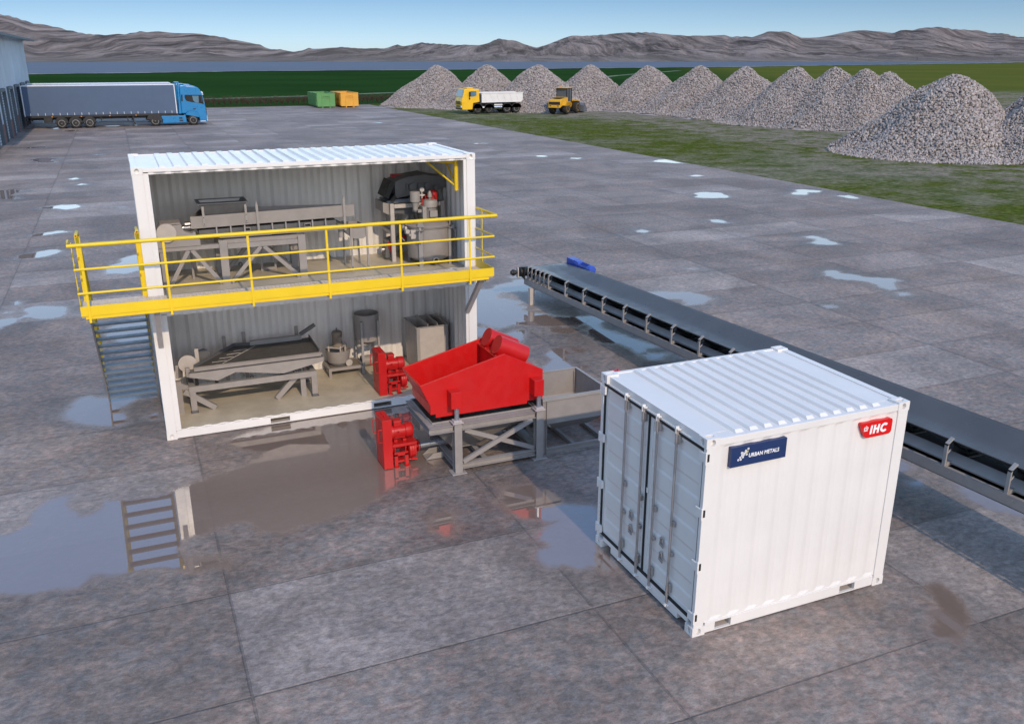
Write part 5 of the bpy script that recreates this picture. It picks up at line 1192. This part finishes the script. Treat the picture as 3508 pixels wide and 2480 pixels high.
for x in (-5.85,-3.3,-.75,1.65): MB().box(x-.06,x+.06,.0,.028,1.07,1.13).build('side_marker', VA, tl)
trailer2 = dup(tl, (0,89.35,0), label='second grey-blue curtain trailer parked behind the first one at the dock')
# ---- roll-off skips, local front face y=0
def skip(name, col, label, x):
    mt = paint(name+'_paint', col, .45, var=.07, scale=1.2, dirt=.1)
    s = thing('rolloff_skip', label, 'waste container', (x,109.6,0), local=True, group='open roll-off skips')
    w, l, z0, z1 = 2.42, 6.4, .16, 1.86; mb = MB()
    mb.box(0,w,0,.05,z0,z1).box(0,w,l-.05,l,z0,z1).box(0,.04,.05,l-.05,z0+.22,z1).box(w-.04,w,.05,l-.05,z0+.22,z1).box(.04,w-.04,.05,l-.05,z0+.22,z0+.27)
    mb.build('skip_body', mt, s)
    r = MB().box(-.04,w+.04,-.03,.08,z1,z1+.07).box(-.04,w+.04,l-.08,l+.03,z1,z1+.07).box(-.06,.05,.08,l-.08,z1,z1+.07).box(w-.05,w+.06,.08,l-.08,z1,z1+.07); r.build('rim', mt, s)
    rb = MB()
    for i in range(9):
        y = .35+i*(l-.7)/8; rb.box(-.075,-.001,y-.05,y+.05,z0+.1,z1); rb.box(w+.001,w+.075,y-.05,y+.05,z0+.1,z1)
    rb.box(-.05,-.002,.1,l-.1,1.0,1.06); rb.build('side_rib', mt, s)
    MB().box(.62,.72,-.07,-.001,.0,z1-.05).box(1.70,1.80,-.07,-.001,.0,z1-.05).box(.62,.80,.05,l-.1,.0,z0+.21).box(1.62,1.80,.05,l-.1,.0,z0+.21).build('hook_frame', mt, s)
    MB().box(.74,1.68,-.06,-.002,1.27,1.31).path([(.72,-.05,1.47),(.90,-.07,1.52),(1.21,-.08,1.56),(1.52,-.07,1.52),(1.70,-.05,1.47)], .03, 8).build('lifting_hook', mt, s)
    return s
skip('green_skip', (.10,.27,.085), 'green open roll-off skip, left of the orange one by the hedge', 25.08)
skip('orange_skip', (.66,.33,.035), 'orange-yellow open roll-off skip beside the green one', 28.32)
# ---- four-axle tipper truck, front towards -x
dt = thing('tipper_truck', 'yellow four-axle tipper truck with white body in front of the stone heaps', 'tipper truck', (0,89.7,0), local=True)
ca = [(38.66,.62),(38.60,1.40),(38.78,2.05),(38.98,2.80),(39.1,2.88),(40.90,2.86),(40.97,1.34),(40.60,1.28),(40.13,1.20),(40.02,.46),(38.72,.44)]
MB().xz(ca, .03, 2.42).build('cab', VY, dt, bevel=.07, seg=3)
MB().box(39.5,40.35,.55,1.9,2.88,3.02).build('roof_hatch', VY, dt, bevel=.04)
MB().xz(round_poly([(39.80,2.62),(40.54,2.63),(40.52,2.08),(40.0,1.96),(39.78,2.02)], [.06]*5), .015, .045).build('side_window', VGB, dt)
MB().prism([(.14,0),(2.31,0),(2.24,.84),(.21,.84)], (38.75,0,1.98), (0,1,0), (.262,0,.965), (-.03,0,.008)).build('windscreen', VGB, dt)
gr = MB()
for z in (1.10,1.24,1.38,.80): gr.box(38.56,38.61,.55,1.9,z,z+.08)
gr.build('grille', VK, dt)
for y in (.10,1.98): MB().box(38.575,38.66,y,y+.36,.72,.95).build('headlight', VH, dt); 
MB().box(38.60,38.66,.2,2.25,.46,.62).build('bumper', VK, dt)
MB().box(39.55,39.72,-.26,-.06,2.0,2.58).beam((39.63,-.06,2.5),(39.72,.05,2.55),.03,.03).box(39.56,39.7,-.1,.02,1.68,1.86).build('mirror', VK, dt, bevel=.02)
MB().xz(round_poly([(40.05,.62),(40.13,1.02),(40.40,1.24),(40.95,1.24),(41.22,1.05),(41.36,.60),(41.28,.60),(41.14,.99),(40.92,1.14),(40.44,1.14),(40.22,.97),(40.13,.6)], [.1]*12, 3), -.01, .42).build('wheel_arch', VK, dt)
for x in (42.23,44.60,45.88):
    MB().xz(round_poly([(x-.66,.62),(x-.56,.98),(x-.28,1.13),(x+.28,1.13),(x+.56,.98),(x+.66,.62),(x+.6,.62),(x+.5,.94),(x+.25,1.07),(x-.25,1.07),(x-.5,.94),(x-.6,.62)], [.1]*12, 3), .0, .42).build('mudguard', VK, dt)
MB().box(40.2,46.5,.6,.85,.75,1.12).box(40.2,46.5,1.6,1.85,.75,1.12).box(41.2,46.5,.85,1.6,.8,1.0).box(40.98,41.18,.05,2.4,.9,2.2).build('chassis', VK, dt)
for x in (40.69,42.23,44.60,45.88):
    for y in (.18, 2.27): wheel(dt, (x,y,.52), .52, .34, M['chrome'] if x < 43 else VR)
bd = MB().xz([(41.22,1.29),(41.22,2.36),(46.72,2.33),(46.72,1.50),(46.42,1.27)], .0, .06).xz([(41.22,1.29),(41.22,2.36),(46.72,2.33),(46.72,1.50),(46.42,1.27)], 2.39, 2.45)
bd.box(41.22,41.30,.06,2.39,1.29,2.36).box(46.6,46.70,.06,2.39,1.4,2.33).box(41.3,46.45,.06,2.39,1.27,1.34); bdo = bd.build('tipper_body', VW, dt)
MB().box(41.16,46.76,-.05,.10,2.33,2.43).box(41.16,46.76,2.35,2.5,2.33,2.43).box(41.22,46.5,-.04,.0,1.27,1.38).build('body_rim', VW, bdo)
rb = MB()
for i in range(6): x = 41.45+.86*i; rb.prism([(0,2.33),(.05,2.33),(.42,1.38),(.37,1.38)], (x,-.035,0), (1,0,0), (0,0,1), (0,.033,0))
rb.build('side_rib', VW, bdo)
MB().tube((42.90,.28,.70),(43.95,.28,.70),.24,20).build('fuel_tank', M['chrome'], dt, smooth=40); MB().box(42.88,43.98,.02,.10,.92,1.06).build('step', VW, dt)
MB().box(41.15,41.6,.06,.4,.62,.80).build('battery_box', VL, dt)
MB().box(38.74,38.76,-.02,.0,1.1,1.3).build('indicator', VA, dt)
# ---- wheel loader, local x forward from rear axle
HD = math.atan2(1.85,2.3)
wl = thing('wheel_loader', 'yellow wheel loader seen from behind beside the stone heaps', 'wheel loader', (49.62,85.22,0), HD, local=True)
for x in (0, 2.97):
    for y in (-.92, .92): wheel(wl, (x,y,.70), .70, .52, VO, lugs=22)
MB().xz([(-1.30,.78),(-1.42,1.22),(-1.36,1.70),(-.4,1.80),(.75,1.86),(.75,1.15),(.45,.95),(-.75,.95)], -.80, .80).build('engine_hood', VO, wl, bevel=.09, seg=3)
MB().box(-1.435,-1.38,-.74,.74,1.12,1.45).build('rear_grille', VK, wl); MB().box(-1.50,-1.25,-.78,.78,.74,1.06).build('counterweight', VO, wl, bevel=.06)
for y in (-.62,.40): MB().box(-1.51,-1.49,y,y+.22,.92,1.02).build('tail_lamp', VK, wl)
MB().box(-.9,.2,-.5,.5,1.84,1.90).build('hood_vent', VK, wl)
MB().xz([(-.1,1.86),(.75,1.95),(.75,1.86)], -.74, .74).build('hood_fairing', VO, wl)
for y in (-.93,.93): MB().xz(round_poly([(-.82,1.0),(-.55,1.46),(.55,1.46),(.95,1.05),(.9,1.0),(.52,1.40),(-.52,1.40),(-.78,.98)], [.1]*8, 3), y-.27, y+.27).build('fender', VO, wl)
MB().xz([(.70,1.30),(.62,2.96),(1.95,2.96),(2.05,1.30)], -.66, .66).build('cab_glass', paint('cab_glass', (.10,.115,.13), .1, var=.1), wl)
cf = MB()
for x0, x1 in ((.70,.60),(2.07,1.98),(1.30,1.28)):
    for y in (-.68,.68): cf.beam((x0,y,1.25),(x1,y,2.97),.08,.08,(1,0,0))
cf.build('cab_frame', VK, wl)
MB().box(.30,2.15,-.78,.78,2.97,3.06).build('cab_roof', VO, wl, bevel=.03); MB().tube((.8,.2,3.06),(.8,.2,3.24),.07,12).build('beacon', VA, wl)
MB().box(.6,2.2,-.6,.6,.75,1.30).box(2.2,3.5,-.4,.4,.75,1.35).build('frame', VO, wl)
for y in (-.45,.45): MB().beam((2.6,y,1.55),(4.3,y,.55),.14,.26).build('lift_arm', VO, wl)
MB().box(2.1,3.3,-.55,.55,1.35,1.62).build('front_frame', VO, wl); MB().box(2.5,3.5,-1.2,-.66,1.44,1.52).box(2.5,3.5,.66,1.2,1.44,1.52).build('fender', VO, wl)
bk = [(4.25,.12),(4.20,.85),(4.45,1.15),(4.60,1.10),(4.42,.75),(4.50,.30),(5.35,.12),(5.35,.05),(4.35,.05)]
MB().xz(bk, -1.35, 1.35).xz([(4.25,.12),(4.45,1.15),(4.60,1.10),(5.35,.1)], -1.38, -1.351).xz([(4.25,.12),(4.45,1.15),(4.60,1.10),(5.35,.1)], 1.351, 1.38).build('bucket', paint('bucket_steel', (.12,.13,.15), .5, var=.15, scale=2), wl)

# ---------------------------------------------------------------- warehouse
wh = thing('warehouse', 'grey-blue metal-clad warehouse with a row of loading docks at the left edge', 'warehouse', (-8.6,75,0))
m, t, b = newmat('metal_cladding'); pos = t.n('ShaderNodeNewGeometry').outputs['Position']; sx = t.n('ShaderNodeSeparateXYZ'); t.l(pos, sx.inputs[0])
s_ = t.math('SINE', t.math('MULTIPLY', t.math('ADD', sx.outputs[1], sx.outputs[0]), 2*PI/.25))
t.l(t.scale((.60,.65,.70), t.ss(t.noise(pos, .5, 5, .6), .3, .7, .92, 1.05)), b.inputs['Base Color']); b.inputs['Roughness'].default_value = .5
t.l(t.bump(s_, .8, .02), b.inputs['Normal']); CLAD = m
m, t, b = newmat('brick_plinth'); pos = t.n('ShaderNodeNewGeometry').outputs['Position']; sp = t.n('ShaderNodeSeparateXYZ'); t.l(pos, sp.inputs[0]); cb = t.n('ShaderNodeCombineXYZ'); t.l(t.math('ADD', sp.outputs[1], sp.outputs[0]), cb.inputs[0]); t.l(sp.outputs[2], cb.inputs[1])
br = t.n('ShaderNodeTexBrick'); t.l(cb.outputs[0], br.inputs['Vector']); br.inputs['Color1'].default_value = (.26,.085,.06,1); br.inputs['Color2'].default_value = (.18,.065,.05,1); br.inputs['Mortar'].default_value = (.34,.32,.30,1)
br.inputs['Scale'].default_value = 1; br.inputs['Brick Width'].default_value = .24; br.inputs['Row Height'].default_value = .09; br.inputs['Mortar Size'].default_value = .008
t.l(br.outputs[0], b.inputs['Base Color']); b.inputs['Roughness'].default_value = .85; BRICK = m
SLAT = paint('dock_door_panel', (.62,.66,.70), .45, var=.05, scale=1); FRM = paint('dock_frame', (.085,.11,.13), .5, var=.08, scale=2)
XW = -8.62; Y1 = 101.0; doors = [82.0+6.6*k-26.4 for k in range(7)]
Y0 = doors[0]-2.6
w = MB(); w.box(XW-.3, XW, Y0, Y1, 4.12, 8.42)
prev = Y0
for yd in doors + [None]:
    e = yd if yd is not None else Y1
    w.box(XW-.3, XW, prev, e, 1.42, 4.119)
    if yd is not None: prev = yd+4.0
w.box(XW-30, XW-.301, Y0, Y0+.3, 0, 8.4).box(XW-30, XW-.301, Y1-.3, Y1, 0, 8.4).box(XW-30.3, XW-30, Y0, Y1, 0, 8.4)
w.build('wall', CLAD, wh)
prev = Y0
for yd in doors + [None]:
    e = yd if yd is not None else Y1
    MB().box(XW-.34, XW+.03, prev, e, 0, 1.419).build('brick_plinth', BRICK, wh)
    if yd is not None: prev = yd+4.0
for yd in doors:
    f = MB().box(XW-.28, XW+.16, yd, yd+.22, 0, 4.08).box(XW-.28, XW+.16, yd+3.78, yd+4.0, 0, 4.08).box(XW-.28, XW+.16, yd+.22, yd+3.78, 3.86, 4.08)
    d = MB(); 
    for i in range(18):
        z = .02+i*.213; d.box(XW-.20, XW-.10, yd+.22, yd+3.78, z, z+.15); d.box(XW-.20, XW-.16, yd+.22, yd+3.78, z+.15, z+.213)
    dd = d.build('dock_door', SLAT, wh); f.build('door_frame', FRM, dd)
    g = MB()
    for i in range(18): z = .02+i*.213+.151; g.box(XW-.159, XW-.13, yd+.22, yd+3.78, z, z+.061)
    g.build('slat_gap', FRM, dd)
RF = paint('roof_sheet', (.30,.36,.38), .5, var=.05, scale=.5)
MB().prism([(-30.6,8.6),(1.02,8.28),(1.02,8.36),(-30.6,11.0)], (XW,Y0-.5,0), (1,0,0), (0,0,1), (0,Y1-Y0+1.0,0)).build('roof', RF, wh)
MB().box(XW+.98, XW+1.12, Y0-.5, Y1+.5, 8.20, 8.40).build('gutter', FRM, wh)
# ---------------------------------------------------------------- row of pruned young trees
BRK = paint('dark_bark', (.035,.026,.020), .9, var=.25, scale=9)
m, t, b = newmat('bare_twigs'); ri = t.n('ShaderNodeNewGeometry').outputs['Random Per Island']
t.l(t.mix(ri, (.035,.025,.018), (.12,.083,.055)), b.inputs['Base Color']); b.inputs['Roughness'].default_value = .9; TWIG = m
def tree_proto(seed):
    rnd = random.Random(seed); t = thing('hedge_tree', '', 'tree', (0,0,0), local=True, group='row of bare pruned trees beyond the yard')
    tr = MB().path([(0,0,0),(.015,.01,.16),(-.01,.0,.34)], .035, 7); fk = MB()
    tips = []
    for i in range(7):
        a = rnd.uniform(0, 2*PI); d = Vector((math.cos(a)*rnd.uniform(.12,.36), math.sin(a)*rnd.uniform(.1,.34), rnd.uniform(.35,.75)))
        p0 = Vector((-.01,0,rnd.uniform(.24,.34))); p1 = p0+d*.55; p2 = p0+d
        tr.path([p0, p1+Vector((0,0,-.03)), p2], .017, 5); tips += [p1, p2, p0+d*.8]
    tr.build('trunk', BRK, t, smooth=50)
    cr = MB()
    for i in range(330):
        b0 = rnd.choice(tips) + Vector((rnd.gauss(0,.13), rnd.gauss(0,.13), rnd.gauss(0,.15)))
        d = Vector((rnd.gauss(0,.5), rnd.gauss(0,.5), rnd.gauss(.45,.5))).normalized()*rnd.uniform(.12,.30)
        e = b0+d; 
        for q in (b0, e):
            q.x = max(-.42, min(.42, q.x)); q.y = max(-.40, min(.40, q.y)); q.z = max(.26, min(1.42+rnd.gauss(0,.035), q.z))
        if (e-b0).length > .02: cr.tube(b0, e, rnd.uniform(.006,.013), 3, .004, cap=False)
    for i in range(230):
        c = Vector((rnd.uniform(-.40,.40), rnd.uniform(-.36,.36), rnd.uniform(.30,1.40))); k = rnd.uniform(.02,.045)
        if c.z < .55 and abs(c.x) > .12+.6*(c.z-.3): continue
        u = Vector((rnd.gauss(0,1), rnd.gauss(0,1), rnd.gauss(0,1))).normalized(); v = u.orthogonal().normalized()
        cr.add([c+u*k, c+v*k*.7, c-u*k, c-v*k*.7], [(0,1,2,3)])
    cr.build('crown', TWIG, t)
    return t
protos = [tree_proto(s) for s in (3, 11, 23)]
tx = [8.6+.785*i for i in range(42)]
HL = 'small bare brown tree pruned flat, one of an even row behind the yard'
rnd = random.Random(5)
for i, x in enumerate(tx):
    loc = (x+rnd.uniform(-.05,.05), 119.35+rnd.uniform(-.05,.05), -.05); p = protos[i % 3]; sc_ = (1, 1, rnd.uniform(.95,1.05))
    if i < 3: p.location = loc; p['label'] = HL
    else: dup(p, loc, rnd.uniform(0, 6.28), HL, scale=sc_)
# ---------------------------------------------------------------- heaps of stone
m, t, b = newmat('crushed_stone'); g_ = t.n('ShaderNodeNewGeometry'); ri = g_.outputs['Random Per Island']
cr = t.n('ShaderNodeValToRGB'); t.l(ri, cr.inputs[0]); e = cr.color_ramp.elements
for p, c in ((0,(.12,.105,.10,1)),(.25,(.33,.29,.27,1)),(.5,(.44,.385,.36,1)),(.7,(.28,.26,.265,1)),(.85,(.52,.47,.44,1)),(1,(.31,.24,.20,1))):
    if p in (0, 1): e[0 if p == 0 else -1].color = c; 
    else: x = e.new(p); x.color = c
n = t.noise(g_.outputs['Position'], 9, 4, .6)
t.l(t.scale(cr.outputs[0], t.ss(n, .25, .75, .72, 1.12)), b.inputs['Base Color']); b.inputs['Roughness'].default_value = .9; b.inputs['Specular IOR Level'].default_value = .2
STONE = m
PR = [(0,1),(.05,.985),(.12,.92),(.27,.755),(.38,.61),(.55,.40),(.76,.165),(.9,.05),(1,0)]
def ph(s):
    for (a, ya), (c, yc) in zip(PR, PR[1:]):
        if s <= c: return ya + (yc-ya)*(s-a)/(c-a)
    return 0
ico_v = []; ph_ = (1+5**.5)/2
for a, b_ in ((1,ph_),(-1,ph_),(1,-ph_),(-1,-ph_)): ico_v += [(a,b_,0),(0,a,b_),(b_,0,a)]
iv = np.array(ico_v)/np.linalg.norm(ico_v[0])
import itertools
ifc = [f for f in itertools.combinations(range(12), 3) if all(abs(np.linalg.norm(iv[f[i]]-iv[f[(i+1) % 3]])-1.0515) < .05 for i in range(3))]
ifc = [f if np.dot(np.cross(iv[f[1]]-iv[f[0]], iv[f[2]]-iv[f[0]]), iv[f[0]]) > 0 else f[::-1] for f in ifc]
IF = np.array(ifc)
def pile_mesh(seed, R=8.2, H=5.45, ns=21000, r0=.06, r1=.115):
    rg = np.random.default_rng(seed); V = []; Fc = []; nv = 0
    def surf(x, y):
        rr = math.hypot(x, y); an = math.atan2(y, x)
        Rk = R*(1+.07*math.sin(2*an+seed)+.05*math.sin(3*an+seed*2.3)+.03*math.sin(7*an+seed))
        z = H*ph(min(1, rr/Rk)); z += .55*mnoise.noise((x*.42, y*.42, seed*3.1))*min(1, (1-min(1, rr/Rk))*5) + .07*mnoise.noise((x*2.2, y*2.2, seed))
        return z
    # solid core
    K, N = 22, 64
    core = [(0,0,surf(0,0)-.05)]
    for k in range(1, K+1):
        for i in range(N): a = 2*PI*i/N; r = R*1.08*k/K; x, y = r*math.cos(a), r*math.sin(a); core.append((x, y, max(-.3, surf(x, y)-.08 if k < K else -.3)))
    cf = [(0, 1+i, 1+(i+1) % N) for i in range(N)]
    for k in range(K-1):
        for i in range(N): a = 1+k*N+i; c = 1+k*N+(i+1) % N; cf.append((a, a+N, c+N, c))
    verts = [np.array(core)]; faces = [tuple(f) for f in cf]; nv = len(core)
    for i in range(ns):
        s = math.sqrt(rg.random())*1.03; a = rg.random()*2*PI; x, y = R*s*math.cos(a), R*s*math.sin(a); z = surf(x, y)
        if s > 1 and rg.random() > .35: continue
        r = (r0+(r1-r0)*rg.random()**1.6)*(1.12 if s < .75 else 1.0)
        q = rg.normal(size=4); q /= np.linalg.norm(q); w_, x_, y_, z_ = q
        Rm = np.array([[1-2*(y_*y_+z_*z_),2*(x_*y_-z_*w_),2*(x_*z_+y_*w_)],[2*(x_*y_+z_*w_),1-2*(x_*x_+z_*z_),2*(y_*z_-x_*w_)],[2*(x_*z_-y_*w_),2*(y_*z_+x_*w_),1-2*(x_*x_+y_*y_)]])
        p = iv*np.array([1, rg.uniform(.65,.95), rg.uniform(.55,.9)])*(1+rg.uniform(-.16,.16,(12,1)))
        p = (p@Rm.T)*r + np.array([x, y, z+r*.22])
        verts.append(p); faces += (IF+nv).tolist(); nv += 12
    me = bpy.data.meshes.new('stone_heap'); me.from_pydata(np.concatenate(verts).tolist(), [], faces); me.update(); me.materials.append(STONE)
    for pl_ in me.polygons: pl_.use_smooth = True
    me.set_sharp_from_angle(angle=math.radians(55))
    return me
hm = [pile_mesh(2), pile_mesh(5)]
near_m = pile_mesh(9, R=7.6, ns=19000, r0=.07, r1=.135)
heaps = [(42.6,110.6,1.0,'stone heap farthest left in the row, beside the hedge'),(47.5,103.5,1.0,'stone heap directly behind the white tipper truck'),(51.9,96.2,1.02,'stone heap between the tipper truck and the wheel loader'),
         (59.8,96.5,1.0,'stone heap just right of the wheel loader'),(65.6,91.5,1.0,'second stone heap to the right of the wheel loader'),(67.0,81.5,1.0,'third stone heap to the right of the wheel loader'),
         (67.4,72.3,1.01,'stone heap in the middle of the curving row, fourth right of the loader'),(66.3,62.4,1.0,'stone heap fifth right of the wheel loader, partly covered by the next'),(67.6,58.8,1.02,'tallest stone heap among the tightly overlapping ones at the row end'),
         (68.4,55.2,.98,'stone heap last but one in the overlapping row'),(70.8,54.0,.95,'stone heap ending the row, with a dark shaded left flank'),(55.3,32.8,1.0,'big stone heap standing apart, nearest to the yard'),(59.6,28.6,.90,'stone heap cut by the right edge of the photo')]
for i, (x, y, s, lb) in enumerate(heaps):
    o = bpy.data.objects.new('stone_heap', near_m if i > 10 else hm[i % 2]); COL.objects.link(o); o.location = (x, y, -.06); o.rotation_euler = (0,0,i*1.7); o.scale = (s*(.98+.03*(i % 3)), s, s)
    tag(o, lb, 'stone heap', 'heaps of crushed stone')
